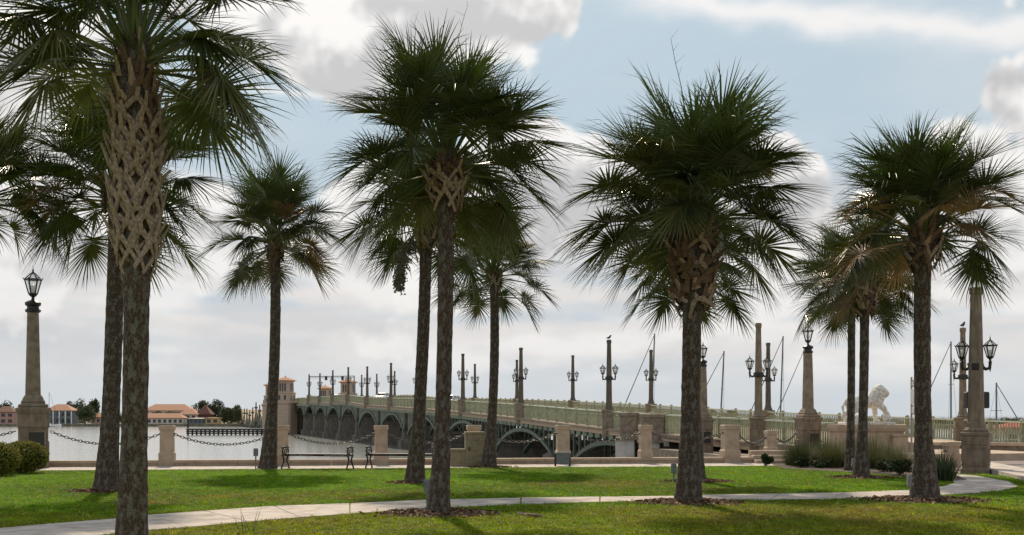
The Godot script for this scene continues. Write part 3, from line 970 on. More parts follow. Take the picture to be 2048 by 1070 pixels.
# ---------------------------------------------------------------- waterfront furniture
func lantern(parent: Node3D, at: Vector3, size: float) -> void:   # base of the lantern at the origin, about one metre tall
	var s := Shape.new()
	s.lathe([[0.0, 0.05], [0.04, 0.09], [0.08, 0.05], [0.14, 0.045], [0.18, 0.10], [0.24, 0.15], [0.26, 0.14]], 10)
	var corner := func(k: int, r: float, y: float) -> Vector3: return Vector3(cos(TAU * k / 6.0), 0, sin(TAU * k / 6.0)) * r + Vector3(0, y, 0)
	for k in 6:
		s.rod(corner.call(k, 0.13, 0.26), corner.call(k, 0.25, 0.70), 0.021, 5)
		s.rod(corner.call(k, 0.26, 0.70), corner.call(k + 1, 0.26, 0.70), 0.028, 5)
		s.rod(corner.call(k, 0.135, 0.26), corner.call(k + 1, 0.135, 0.26), 0.02, 5)
		s.rod(corner.call(k, 0.26, 0.70), corner.call(k, 0.06, 0.90), 0.018, 5)
		s.tube([corner.call(k, 0.26, 0.70), corner.call(k, 0.31, 0.77)], [0.022, 0.004], 5)
	s.lathe([[0.88, 0.07], [0.93, 0.05], [0.96, 0.025], [1.0, 0.03], [1.04, 0.012], [1.16, 0.002]], 8)
	var o := part(parent, "lantern", s.mesh(), M.iron, Transform3D(Basis.IDENTITY.scaled(Vector3.ONE * size), at))
	var g := Shape.new()
	for k in 6:
		g.quad(corner.call(k, 0.128, 0.265), corner.call(k + 1, 0.128, 0.265), corner.call(k + 1, 0.246, 0.695), corner.call(k, 0.246, 0.695))
		g.tri(corner.call(k, 0.245, 0.705), corner.call(k + 1, 0.245, 0.705), corner.call(0, 0.0, 0.88))
	part(o, "glass", g.mesh(), M.glass)
	var b := Shape.new()
	b.lathe([[0.262, 0.05], [0.34, 0.055], [0.46, 0.085], [0.52, 0.07], [0.55, 0.02]], 10)
	part(o, "bulb", b.mesh(), M.bulb)

func lamp_pillar(label: String, at: Vector3, size: float, turn: float) -> void:   # one lantern on a stone shaft and pedestal, 6.4 m tall
	var t := thing("lamp_pillar", label, "lamp post", at, turn, "single-lantern pillars on the sea wall")
	var sc := Transform3D(Basis.IDENTITY.scaled(Vector3.ONE * size), Vector3.ZERO)
	var s := Shape.new()
	s.stack([[-0.5, 0.46], [0.86, 0.46], [0.89, 0.43], [1.28, 0.43], [1.30, 0.45], [1.34, 0.47], [1.36, 0.465], [1.74, 0.465], [1.76, 0.49], [1.83, 0.51], [1.91, 0.51], [1.93, 0.48]], 0.04)
	var ped := part(t, "pedestal", s.mesh(), M.concrete_col, sc)
	s = Shape.new()
	s.box(Vector3(0.08, 0.83, 0.455), Vector3(0.46, 0.66, 0.06))
	part(ped, "plaque", s.mesh(), M.plaque)
	s = Shape.new()
	for k in [[0.08, 1.18, 0.52, 0.05], [0.08, 0.475, 0.52, 0.05]]:
		s.box(Vector3(k[0], k[1], 0.48), Vector3(k[2], k[3], 0.07))
	for x: float in [-0.175, 0.335]:
		s.box(Vector3(x, 0.83, 0.479), Vector3(0.05, 0.66, 0.065))
	part(ped, "plaque_frame", s.mesh(), M.concrete_col)
	s = Shape.new()
	s.stack([[1.93, 0.42], [1.97, 0.44], [2.03, 0.42], [2.06, 0.34], [2.12, 0.35], [2.18, 0.31], [2.24, 0.29], [2.32, 0.24]], 0.12)
	part(ped, "shaft_base", s.mesh(), M.concrete_col)
	s = Shape.new()
	s.stack([[2.30, 0.222], [3.6, 0.198], [4.95, 0.165]], 0.30)
	for k in 8:   # raised fillets up the corners
		var a := TAU * (k + 0.5) / 8.0
		s.tube([Vector3(cos(a) * 0.224, 2.34, sin(a) * 0.224), Vector3(cos(a) * 0.167, 4.95, sin(a) * 0.167)], [0.022, 0.016], 5)
	part(t, "shaft", s.mesh(), M.concrete_old, sc)
	s = Shape.new()
	s.lathe([[4.93, 0.20], [4.96, 0.24], [5.02, 0.24], [5.04, 0.19], [5.12, 0.18], [5.16, 0.24], [5.24, 0.25], [5.28, 0.19], [5.32, 0.09]], 12)
	part(t, "collar", s.mesh(), M.iron, sc)
	lantern(t, Vector3(0, 5.27 * size, 0), 1.0 * size)

func lamp_column(label: String, at: Vector3, turn: float, ped_height: float, group: String, near := true, slim := 1.0) -> void:   # at: top of the pedestal; 4.3 m of shaft with two lanterns
	var t := thing("lamp_column", label, "lamp post", at, turn, group)
	var s := Shape.new()
	var h := ped_height
	s.stack([[-h, 0.40], [-h + 0.14, 0.40], [-h + 0.17, 0.36], [-0.32, 0.36], [-0.30, 0.375], [-0.06, 0.375], [-0.03, 0.41], [0.04, 0.41], [0.06, 0.38]], 0.05)
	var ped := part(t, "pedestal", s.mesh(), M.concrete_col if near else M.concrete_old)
	if near:
		s = Shape.new()
		for q in [[0.0, 0.365, 0.0], [0.0, -0.365, 0.0], [0.365, 0.0, PI / 2.0], [-0.365, 0.0, PI / 2.0]]:
			var turn_ := Basis(Vector3.UP, q[2])
			for y in [-0.40, -h + 0.27]:
				s.box(Vector3(q[0], y, q[1]), Vector3(0.56, 0.035, 0.03), turn_)
			for x: float in [-0.265, 0.265]:
				s.box(Vector3(q[0], (-0.40 - h + 0.27) * 0.5, q[1]) + turn_ * Vector3(x, 0, 0), Vector3(0.03, h - 0.74, 0.028), turn_)
		part(ped, "panel_moulding", s.mesh(), M.concrete_col)
	s = Shape.new()
	s.stack([[0.06, 0.33], [0.12, 0.34], [0.20, 0.27], [0.34, 0.245], [0.36, 0.225], [2.2, 0.195], [4.06, 0.150], [4.08, 0.155], [4.12, 0.175], [4.15, 0.182], [4.27, 0.182], [4.30, 0.15]], 0.42)
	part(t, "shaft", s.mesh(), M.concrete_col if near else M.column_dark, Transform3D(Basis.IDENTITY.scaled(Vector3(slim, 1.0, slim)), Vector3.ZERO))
	s = Shape.new()
	s.lathe([[1.86, 0.215], [1.90, 0.235], [2.04, 0.235], [2.08, 0.215]], 8)
	for side: float in [-1.0, 1.0]:
		s.tube([Vector3(side * 0.18, 1.96, 0), Vector3(side * 0.27, 1.90, 0), Vector3(side * 0.36, 1.93, 0), Vector3(side * 0.385, 2.02, 0), Vector3(side * 0.385, 2.12, 0)], [0.055, 0.05, 0.05, 0.045, 0.05], 7)
		s.tube([Vector3(side * 0.385, 1.96, 0), Vector3(side * 0.385, 1.82, 0)], [0.045, 0.01], 6)
	part(t, "bracket", s.mesh(), M.iron)
	for side: float in [-1.0, 1.0]:
		lantern(t, Vector3(side * 0.385, 2.08, 0), 0.72)

func bollard(label: String, at: Vector3, half: float, top: float) -> void:
	var t := thing("stone_pillar", label, "pillar", at, atan(0.155), "stone pillars along the sea wall")
	var s := Shape.new()
	s.stack([[0.02, half * 1.16], [0.46, half * 1.16], [0.50, half], [top - 0.17, half * 0.97]], 0.07)
	part(t, "shaft", s.mesh(), M.concrete)
	s = Shape.new()
	s.stack([[top - 0.17, half * 1.0], [top - 0.14, half * 1.12], [top - 0.02, half * 1.12], [top, half * 1.03]], 0.1)
	part(t, "cap", s.mesh(), M.concrete)
	s = Shape.new()
	for x: float in [-1.0, 1.0]:
		s.lathe([[-0.03, 0.02], [-0.02, 0.045], [0.02, 0.045], [0.03, 0.02]], 8, Vector3(x * half * 1.02, top - 0.28, 0))
	part(t, "chain_eye", s.mesh(), M.chain)

func chain(label: String, a: Vector3, b: Vector3, sag: float) -> void:
	var t := Shape.new()
	var span := a.distance_to(b)
	var count := int(span * 1.06 / 0.108)
	var pts := []
	for i in count + 1:
		var u := float(i) / count
		pts.append((b - a) * u - Vector3(0, sag * 4.0 * u * (1.0 - u), 0))
	for i in count:
		var p: Vector3 = (pts[i] + pts[i + 1]) * 0.5
		var d: Vector3 = (pts[i + 1] - pts[i]).normalized()
		var side := d.cross(Vector3.UP).normalized()
		var flat := d.cross(side) if i % 2 == 0 else side
		flat = (flat + (side if i % 2 == 0 else d.cross(side)) * 0.35).normalized()
		var ring := []
		for k in 9:
			var w := TAU * k / 8.0
			ring.append(p + d * cos(w) * 0.074 + flat * sin(w) * 0.040)
		t.tube(ring, [0.0125], 5, true, false)
	tag(part(self, "chain", t.mesh(), M.chain, Transform3D(Basis.IDENTITY, a)), label, "chain", "chains along the sea wall")

func bench(label: String, at: Vector3, turn: float) -> void:
	var t := thing("bench", label, "bench", at, turn, "iron and timber benches on the promenade")
	var half := 1.08
	for side: float in [-1.0, 1.0]:
		var s := Shape.new()
		var x: float = side * half
		# two bowed legs that meet under the seat, and a scrolled arm loop above it
		s.tube([Vector3(x, 0.0, 0.27), Vector3(x, 0.06, 0.25), Vector3(x, 0.20, 0.13), Vector3(x, 0.30, 0.10), Vector3(x, 0.42, 0.20)], [0.03, 0.024, 0.024, 0.026, 0.024], 6)
		s.tube([Vector3(x, 0.0, -0.27), Vector3(x, 0.06, -0.25), Vector3(x, 0.20, -0.13), Vector3(x, 0.30, -0.10), Vector3(x, 0.42, -0.20)], [0.03, 0.024, 0.024, 0.026, 0.024], 6)
		s.rod(Vector3(x, 0.42, -0.26), Vector3(x, 0.42, 0.26), 0.026)
		s.rod(Vector3(x, 0.22, -0.12), Vector3(x, 0.22, 0.12), 0.018)
		var loop := []
		for k in 13:
			var a := TAU * k / 12.0
			loop.append(Vector3(x, 0.55 + 0.12 * sin(a), 0.22 * cos(a)))
		s.tube(loop, [0.024], 6, true, false)
		loop = []
		for k in 9:
			var a := TAU * k / 8.0
			loop.append(Vector3(x, 0.54 + 0.065 * sin(a), 0.09 * cos(a)))
		s.tube(loop, [0.017], 6, true, false)
		s.tube([Vector3(x, 0.66, -0.24), Vector3(x, 0.68, 0.0), Vector3(x, 0.66, 0.24)], [0.024, 0.028, 0.024], 6)
		part(t, "end_frame", s.mesh(), M.iron)
	for k in 5:
		var s := Shape.new()
		s.box(Vector3(0, 0.452, -0.20 + 0.10 * k), Vector3(half * 2.0 - 0.02, 0.035, 0.082))
		part(t, "slat", s.mesh(), M.slat)
	var s := Shape.new()
	s.rod(Vector3(-half, 0.405, 0), Vector3(half, 0.405, 0), 0.018)
	s.box(Vector3(0, 0.41, 0), Vector3(0.30, 0.03, 0.30))
	part(t, "stretcher", s.mesh(), M.iron)

func leafy(seed_: int, n: int, half: Vector3, leaf: float, shell := 0.5, clumps := 0) -> ArrayMesh:
	var r := RandomNumberGenerator.new()
	r.seed = seed_
	var s := Shape.new()
	s.tinted = true
	var hubs := []
	for i in clumps:
		var d := Vector3(r.randfn(), r.randfn(), r.randfn()).normalized()
		hubs.append([d * r.randf_range(0.25, 0.8), r.randf_range(0.28, 0.5)])
	for i in n:
		var d := Vector3(r.randfn(), r.randfn(), r.randfn()).normalized()
		var p := d * pow(r.randf_range(shell, 1.0), 0.6) * (1.0 + 0.12 * soft.get_noise_3dv(d * 22.0 + Vector3(seed_, 0, 0)))
		if clumps:
			var hub: Array = hubs[i % clumps]
			p = hub[0] + d * hub[1] * pow(r.randf(), 0.4)
		p *= half
		var a := Vector3(r.randfn(), r.randfn(), r.randfn()).normalized() * leaf * r.randf_range(0.6, 1.3)
		var b := a.cross(Vector3(r.randfn(), r.randfn(), r.randfn())).normalized() * a.length() * 0.6
		var g := r.randf_range(0.6, 1.4)
		s.tint = Color(g * r.randf_range(0.9, 1.15), g, g * r.randf_range(0.8, 1.1))
		s.quad(p - a, p + b, p + a, p - b)
	return s.mesh()

func blades_mesh(seed_: int, n: int, tall: float, wide: float, stiff: float) -> ArrayMesh:
	var r := RandomNumberGenerator.new()
	r.seed = seed_
	var s := Shape.new()
	s.tinted = true
	for i in n:
		var a := r.randf() * TAU
		var out := Vector3(cos(a), 0, sin(a))
		var side := Vector3(-sin(a), 0, cos(a))
		var p := out * r.randf() * 0.24
		var d := (Vector3.UP + out * r.randf_range(0.05, 0.85)).normalized()
		var len_ := tall * r.randf_range(0.6, 1.1)
		var g := r.randf_range(0.55, 1.45)
		s.tint = Color(g * r.randf_range(0.9, 1.2), g, g * 0.95)
		for k in 4:
			var w0 := wide * (1.0 - k / 4.2)
			var w1 := wide * (1.0 - (k + 1) / 4.2)
			var q := p + d * len_ / 4.0
			s.quad(p - side * w0, q - side * w1, q + side * w1, p + side * w0)
			p = q
			d = (d - Vector3(0, (1.0 - stiff) * 0.38, 0)).normalized()
	return s.mesh()

func outlet(label: String, at: Vector3, tall: float, lean: float) -> void:
	var t := thing("spotlight_post", label, "outlet post", at, 0.0, "small posts beside the palms")
	t.rotation.z = lean
	var s := Shape.new()
	s.rod(Vector3(0, -0.03, 0), Vector3(0, tall, 0), 0.022)
	part(t, "post", s.mesh(), M.iron_grey)
	s = Shape.new()
	s.stack([[tall - 0.24, 0.055, 0.045], [tall - 0.22, 0.065, 0.05], [tall - 0.03, 0.065, 0.05], [tall, 0.055, 0.04]], 0.1)
	part(t, "box", s.mesh(), M.iron_grey)

func make_waterfront() -> void:
	# low sea wall with a coping
	var t := thing("sea_wall", "low beige stone wall along the edge of the water", "wall")
	var x := -42.0
	while x < 9.2:
		var s := Shape.new()
		var e := minf(x + 3.0, 9.4)
		var mid := (x + e) * 0.5
		var turn := Basis(Vector3.UP, atan(0.155))
		s.box(Vector3(mid, -0.4, wall_z(mid) - 0.22), Vector3((e - x) * 1.011 - 0.008, 1.10, 0.42), turn)
		part(t, "block", s.mesh(), M.concrete)
		s = Shape.new()
		s.box(Vector3(mid, 0.19, wall_z(mid) - 0.22), Vector3((e - x) * 1.011 - 0.006, 0.085, 0.50), turn)
		part(t, "coping", s.mesh(), M.concrete)
		x += 3.0
	# lamp pillars
	lamp_pillar("single-lantern stone lamp pillar at the left, beside the round hedges", Vector3(-15.128, 0, -37.9), 1.0, 0.42)
	lamp_pillar("single-lantern stone lamp pillar behind the tall grasses, left of the lion", Vector3(11.84, 0, -48.0), 0.85, 0.2)
	lamp_pillar("single-lantern stone lamp pillar just right of the swollen-collared palm", Vector3(9.072, 0, -57.0), 0.82, 0.2)
	# stone pillars and the chains between them
	var spots := [
		[-11.229, 0.215, "stone pillar between the big foreground palm and the left bench"], [-7.59, 0.20, "stone pillar behind the left end of the left bench"],
		[-4.378, 0.21, "stone pillar behind the gap between the benches"], [-1.299, 0.21, "stone pillar behind the taller tan cabinet"],
		[1.738, 0.205, "stone pillar behind the grey litter box"], [4.612, 0.19, "stone pillar left of the swollen-collared palm"], [7.628, 0.255, "thick stone pillar at the right end of the sea wall"]]
	var last := Vector3(-15.128 + 0.56, 1.18, -37.9)
	var names := ["black chain from the left lamp pillar to the nearest stone pillar", "chain between the pillar by the big palm and the left bench pillar", "chain above the left bench", "chain above the right bench", "chain between the tan cabinet and the litter box", "chain right of the grey litter box", "chain that runs behind the swollen-collared palm"]
	chain("black chain running off the left edge from the lamp pillar", last - Vector3(5.6, 0.0, -0.65), last - Vector3(1.12, 0, 0), 0.34)
	for i in spots.size():
		var px: float = spots[i][0]
		var at := Vector3(px, 0.0, wall_z(px) - 0.22)
		var half: float = spots[i][1]
		bollard(spots[i][2], at, half, 1.36)
		chain(names[i], last, at + Vector3(-half * 1.05, 1.08, 0.02), 0.37 - 0.02 * i)
		last = at + Vector3(half * 1.05, 1.08, 0.0)
	var back := Vector3(9.909, 0, -46.0)
	bollard("small stone pillar behind the steps, left of the grasses", back, 0.185, 1.12)
	chain("chain above the steps, left half", last, back + Vector3(-0.19, 0.85, 0), 0.30)
	chain("chain above the steps, right half, to the lamp pillar", back + Vector3(0.19, 0.85, 0), Vector3(11.36, 1.05, -47.9), 0.25)
	# steps at the end of the wall
	t = thing("stone_steps", "low beige stone steps at the right end of the sea wall", "steps", Vector3(9.378, 0, -42.2), 0.0)
	for k in 3:
		var s := Shape.new()
		s.stack([[-0.05, 1.05, 0.24], [0.15 + 0.15 * k - 0.02, 1.05, 0.24], [0.15 + 0.15 * k, 1.03, 0.22]], 0.02, Vector3(0.1, 0, 0.55 - 0.46 * k))
		part(t, "step", s.mesh(), M.concrete)
	var s := Shape.new()
	s.stack([[-0.5, 1.3, 0.2], [0.26, 1.3, 0.2], [0.30, 1.34, 0.25], [0.36, 1.34, 0.25]], 0.02)
	tag(part(self, "retaining_wall", s.mesh(), M.pier_pale, Transform3D(Basis.IDENTITY, Vector3(7.82, -0.4, -46.0))), "short pale wall right of the swollen-collared palm", "wall")
	# benches
	bench("left of the two iron-ended benches facing the water", Vector3(-5.997, 0.03, -37.0), deg_to_rad(-15.0))
	bench("right of the two iron-ended benches, partly behind the leaning palm", Vector3(-3.426, 0.03, -37.2), deg_to_rad(-15.0))
	# utility cabinets and litter box
	t = thing("utility_cabinet", "taller tan utility cabinet left of the slim centre palm", "cabinet", Vector3(-1.222, 0, -39.1), 0.12, "tan utility cabinets")
	s = Shape.new()
	s.stack([[0.0, 0.33, 0.24], [0.08, 0.33, 0.24], [0.09, 0.31, 0.22], [1.07, 0.31, 0.22], [1.09, 0.33, 0.24], [1.14, 0.33, 0.24], [1.16, 0.30, 0.21]], 0.05)
	part(t, "body", s.mesh(), M.box_tan)
	s = Shape.new()
	s.box(Vector3(0, 0.57, 0.225), Vector3(0.56, 0.90, 0.02))
	var door := part(t, "door", s.mesh(), M.box_tan)
	s = Shape.new()
	s.box(Vector3(-0.20, 0.60, 0.245), Vector3(0.035, 0.12, 0.03))
	part(door, "handle", s.mesh(), M.black)
	s = Shape.new()
	s.box(Vector3(0.05, 0.88, 0.238), Vector3(0.14, 0.05, 0.008))
	part(door, "name_plate", s.mesh(), M.iron_grey)
	t = thing("utility_cabinet", "lower tan utility cabinet left of the taller one", "cabinet", Vector3(-1.76, 0, -39.1), 0.12, "tan utility cabinets")
	s = Shape.new()
	s.stack([[0.0, 0.29, 0.24], [0.08, 0.29, 0.24], [0.09, 0.27, 0.22], [0.52, 0.27, 0.22], [0.54, 0.30, 0.25], [0.60, 0.29, 0.24]], 0.05)
	part(t, "body", s.mesh(), M.box_tan)
	s = Shape.new()
	s.rod(Vector3(0.33, 0.0, 0.1), Vector3(0.33, 0.55, 0.1), 0.03)
	s.box(Vector3(0.33, 0.36, 0.12), Vector3(0.11, 0.22, 0.1))
	part(t, "conduit", s.mesh(), M.iron_grey)
	t = thing("litter_box", "grey litter box on legs in front of a stone pillar", "litter box", Vector3(1.641, 0.03, -39.0), 0.1)
	s = Shape.new()
	s.stack([[0.08, 0.19, 0.15], [0.10, 0.205, 0.165], [0.44, 0.215, 0.175], [0.46, 0.20, 0.16]], 0.1)
	part(t, "body", s.mesh(), M.iron_grey)
	for q in [[-0.235, 0.1], [0.235, 0.1], [-0.235, -0.1], [0.235, -0.1]]:
		s = Shape.new()
		s.rod(Vector3(q[0], 0, q[1]), Vector3(q[0], 0.42, q[1]), 0.02)
		part(t, "leg", s.mesh(), M.iron)
	# little posts beside the palms
	outlet("small grey outlet box left of the palm by the left bench", Vector3(-7.943, 0, -37.2), 0.66, 0.0)
	outlet("small grey outlet post left of the tall centre palm", Vector3(-1.62, 0.00, -23.13), 0.42, 0.05)
	outlet("small grey outlet post left of the swollen-collared palm", Vector3(3.92, 0.00, -29.09), 0.50, 0.0)
	outlet("leaning spotlight post left of the palm by the lion", Vector3(9.33, 0.00, -32.82), 0.50, -0.08)
	outlet("small grey outlet post left of the rightmost palm", Vector3(8.28, 0.00, -24.94), 0.42, 0.0)
	# clipped round hedges at the left
	for q in [[-13.975, -32.5, 0.66, "round clipped hedge cut by the left edge of the picture", 1], [-13.908, -34.2, 0.70, "round clipped hedge in front of the left lamp pillar", 2]]:
		t = thing("clipped_hedge", q[3], "hedge", Vector3(q[0], 0, q[1]), 0.0, "clipped hedges at the left")
		part(t, "foliage", leafy(800 + q[4], 5200, Vector3(q[2], 0.46, 0.62), 0.028, 0.75), M.hedge, Transform3D(Basis.IDENTITY, Vector3(0, 0.50, 0)))
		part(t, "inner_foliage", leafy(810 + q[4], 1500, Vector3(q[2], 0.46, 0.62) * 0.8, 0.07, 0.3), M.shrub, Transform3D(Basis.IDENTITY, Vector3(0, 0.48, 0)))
		s = Shape.new()
		for k in 5:
			s.tube([Vector3(0.06 * (k - 2), -0.05, 0.04 * (k % 2)), Vector3(0.2 * (k - 2), 0.45, 0.1 * (k % 3 - 1))], [0.02, 0.01], 5)
		part(t, "stem", s.mesh(), M.twig)
	# grasses and shrubs round the foot of the lion
	var grass_a := blades_mesh(61, 800, 1.02, 0.006, 0.55)
	var grass_b := blades_mesh(67, 800, 0.95, 0.006, 0.45)
	var clumps := [
		[9.36, -39.0, 1.0, "feathery grass clump at the left end of the planting by the lion"], [10.032, -39.6, 0.85, "feathery grass clump below the plaque of the lamp pillar"],
		[10.187, -38.2, 1.05, "feathery grass clump right of the lamp pillar plaque"], [10.712, -38.6, 0.9, "feathery grass clump around the slimmest palm"],
		[11.312, -37.5, 1.15, "feathery grass clump right of the palm by the lion"], [11.437, -36.5, 1.0, "feathery grass clump between the lion palm and the rightmost palm"],
		[10.007, -40.5, 0.95, "feathery grass clump at the back, against the lamp pillar"], [11.488, -39.5, 1.0, "feathery grass clump directly behind the palm by the lion"],
		[9.317, -40.0, 0.8, "small feathery grass clump beside the stone steps"], [10.53, -40.5, 1.1, "tall feathery grass clump right of the lamp pillar base"], [11.478, -35.5, 0.85, "feathery grass clump beside the dark shrub by the rightmost palm"], [11.537, -40.6, 1.15, "tall feathery grass clump against the lion pedestal"]]
	for i in clumps.size():
		t = thing("grass_clump", clumps[i][3], "ornamental grass", Vector3(clumps[i][0], 0, clumps[i][1]), i * 1.3, "ornamental grasses by the lion")
		part(t, "blades", grass_a if i % 2 == 0 else grass_b, M.muhly if i % 3 else M.crown_far, Transform3D(Basis.IDENTITY.scaled(Vector3.ONE * float(clumps[i][2])), Vector3.ZERO))
	var shrubs := [
		[8.344, -39.5, 0.27, 0.52, "small dark shrub in front of the stone steps"], [9.168, -38.0, 0.26, 0.42, "low dark shrub in front of the leftmost grass clump"],
		[10.643, -33.0, 0.42, 0.55, "dark shrub left of the rightmost palm"], [10.792, -35.0, 0.36, 0.42, "low shrub between the spotlit palm and the dark shrub"], [9.651, -37.6, 0.4, 0.34, "low shrub below the middle grasses"]]
	for i in shrubs.size():
		var q: Array = shrubs[i]
		t = thing("shrub", q[4], "shrub", Vector3(q[0], 0, q[1]), 0.0, "low shrubs by the lion")
		part(t, "foliage", leafy(830 + i, 1500, Vector3(q[2], q[3] * 0.5, q[2]), 0.035, 0.25, 9), M.shrub, Transform3D(Basis.IDENTITY, Vector3(0, q[3] * 0.5, 0)))
		s = Shape.new()
		for k in 4:
			s.tube([Vector3(0, -0.04, 0), Vector3(0.1 * (k - 1.5), q[3] * 0.55, 0.08 * (k % 2))], [0.016, 0.006], 5)
		part(t, "stem", s.mesh(), M.twig)
	t = thing("spiky_plant", "spiky leaved plant right of the rightmost palm's trunk", "plant", Vector3(11.493, 0, -32.0))
	part(t, "leaves", blades_mesh(71, 110, 0.86, 0.022, 0.75), M.crown_far)
	t = thing("spiky_plant", "dark spiky plant low at the bend of the path", "plant", Vector3(10.922, 0, -30.2))
	part(t, "leaves", blades_mesh(73, 120, 0.62, 0.03, 0.7), M.crown_dark)
	# bits lying on the lawn
	for q in [[Vector3(0.34, 0.00, -19.20), "pale fallen leaf base lying on the grass in front of the path", 0.8, 0.4], [Vector3(5.27, 0.00, -27.63), "small pale fallen stalk right of the swollen-collared palm", 0.45, 1.4], [Vector3(-1.43, 0.00, -33.39), "small pale scrap on the grass near the tan cabinets", 0.4, 2.0]]:
		var b := Basis(Vector3.UP, q[3]) * Basis(Vector3.BACK, -1.25)
		var o := tag(part(self, "fallen_leaf_base", boots[1], M.boot, Transform3D(b.scaled(Vector3.ONE * float(q[2])), q[0])), q[1], "fallen leaf", "fallen palm pieces on the lawn")
		o.position.y = 0.02
		var low := 10.0
		for p in boots[1].get_faces():
			low = minf(low, (o.basis * p).y)
		o.position.y = -low
	t = thing("weed", "tall thin weed stalk at the edge of the path, bottom left", "weed", Vector3(-3.63, 0.00, -16.70))
	part(t, "stalk", blades_mesh(79, 7, 0.42, 0.008, 0.95), M.crown_far)

# ---------------------------------------------------------------- the bridge
const BRIDGE_WIDE := 10.4
const RAIL_TOP := [[-2.0, 1.05], [-1.0, 1.15], [0.0, 1.55], [1.0, 2.02], [2.0, 2.65], [3.0, 3.2], [4.0, 3.68], [5.0, 4.08], [6.0, 4.45], [8.0, 5.15], [10.0, 5.6], [12.0, 5.95], [13.5, 6.0], [15.0, 5.6], [18.0, 4.4], [21.0, 2.8], [24.0, 1.0], [26.0, 0.3]]
const BRIDGE_TURN := -0.2698   # yaw of the axis across the bridge

func rail_top(k: float) -> float:
	for i in RAIL_TOP.size() - 1:
		if k <= RAIL_TOP[i + 1][0]:
			var a: Array = RAIL_TOP[maxi(i - 1, 0)]
			var b: Array = RAIL_TOP[i]
			var c: Array = RAIL_TOP[i + 1]
			var d: Array = RAIL_TOP[mini(i + 2, RAIL_TOP.size() - 1)]
			return cubic_interpolate_in_time(b[1], c[1], a[1], d[1], (k - b[0]), c[0] - b[0], a[0] - b[0] if i > 0 else -1.0, d[0] - b[0] if i + 2 < RAIL_TOP.size() else c[0] - b[0] + 1.0)
	return 0.3

# a place on the bridge: k counts lamp columns from the lion, w metres across from the near railing
func on_bridge(k: float, w: float, y: float) -> Vector3:
	return Vector3(11.2 - 5.2 * k + 0.9638 * w, y, -(54.0 + 18.8 * k + 0.2666 * w))

func strip(from: float, to: float, step_: float, section: Array) -> ArrayMesh:   # section: [w, y above the rail top] run along the bridge
	var s := Shape.new()
	var rings := []
	var k := from
	while true:
		var h := rail_top(k)
		var ring := PackedVector3Array()
		for q in section:
			ring.append(on_bridge(k, q[0], h + q[1]))
		rings.append(ring)
		if k >= to - 0.0001:
			break
		k = minf(k + step_, to)
	s.loft(rings)
	return s.mesh()

func railing_panel(from: float, to: float, w: float) -> ArrayMesh:
	var s := Shape.new()
	var bar := func(k0: float, k1: float, y0: float, y1: float, half: float) -> void:
		var h0 := rail_top(k0)
		var h1 := rail_top(k1)
		s.loft([
			PackedVector3Array([on_bridge(k0, w - half, h0 + y0), on_bridge(k0, w - half, h0 + y1), on_bridge(k0, w + half, h0 + y1), on_bridge(k0, w + half, h0 + y0)]),
			PackedVector3Array([on_bridge(k1, w - half, h1 + y0), on_bridge(k1, w - half, h1 + y1), on_bridge(k1, w + half, h1 + y1), on_bridge(k1, w + half, h1 + y0)])])
	bar.call(from, to, -0.30, -0.26, 0.03)
	bar.call(from, to, -1.00, -0.93, 0.04)
	var n := 11
	for i in n:
		var k := lerpf(from, to, (i + 0.5) / n)
		bar.call(k - 0.0022, k + 0.0022, -0.95, -0.28, 0.02)
		bar.call(k - 0.0016, k + 0.0016, -0.27, -0.07, 0.016)
	return s.mesh()

func arch_mesh(k: float, w: float, crown: float, spring: float) -> Array:
	var rib := Shape.new()
	var rings := []
	var n := 18
	var half := 0.435
	var arch := func(u: float) -> float: return crown - (crown - spring) * pow(absf(u), 2.2)
	for i in n + 1:
		var u := lerpf(-1.0, 1.0, float(i) / n)
		var y: float = arch.call(u)
		rings.append(PackedVector3Array([on_bridge(k + u * half, w - 0.16, y - 0.22), on_bridge(k + u * half, w - 0.16, y + 0.05), on_bridge(k + u * half, w + 0.16, y + 0.05), on_bridge(k + u * half, w + 0.16, y - 0.22)]))
	rib.loft(rings)
	var struts := Shape.new()
	for i in 15:
		var u := lerpf(-0.96, 0.96, i / 14.0)
		var kk := k + u * half
		var top := rail_top(kk) - 1.42
		var y: float = arch.call(u)
		if top - y > 0.12:
			struts.loft([PackedVector3Array([on_bridge(kk - 0.004, w - 0.08, y), on_bridge(kk - 0.004, w + 0.08, y), on_bridge(kk + 0.004, w + 0.08, y), on_bridge(kk + 0.004, w - 0.08, y)]),
				PackedVector3Array([on_bridge(kk - 0.004, w - 0.08, top), on_bridge(kk - 0.004, w + 0.08, top), on_bridge(kk + 0.004, w + 0.08, top), on_bridge(kk + 0.004, w - 0.08, top)])])
	return [rib.mesh(), struts.mesh()]

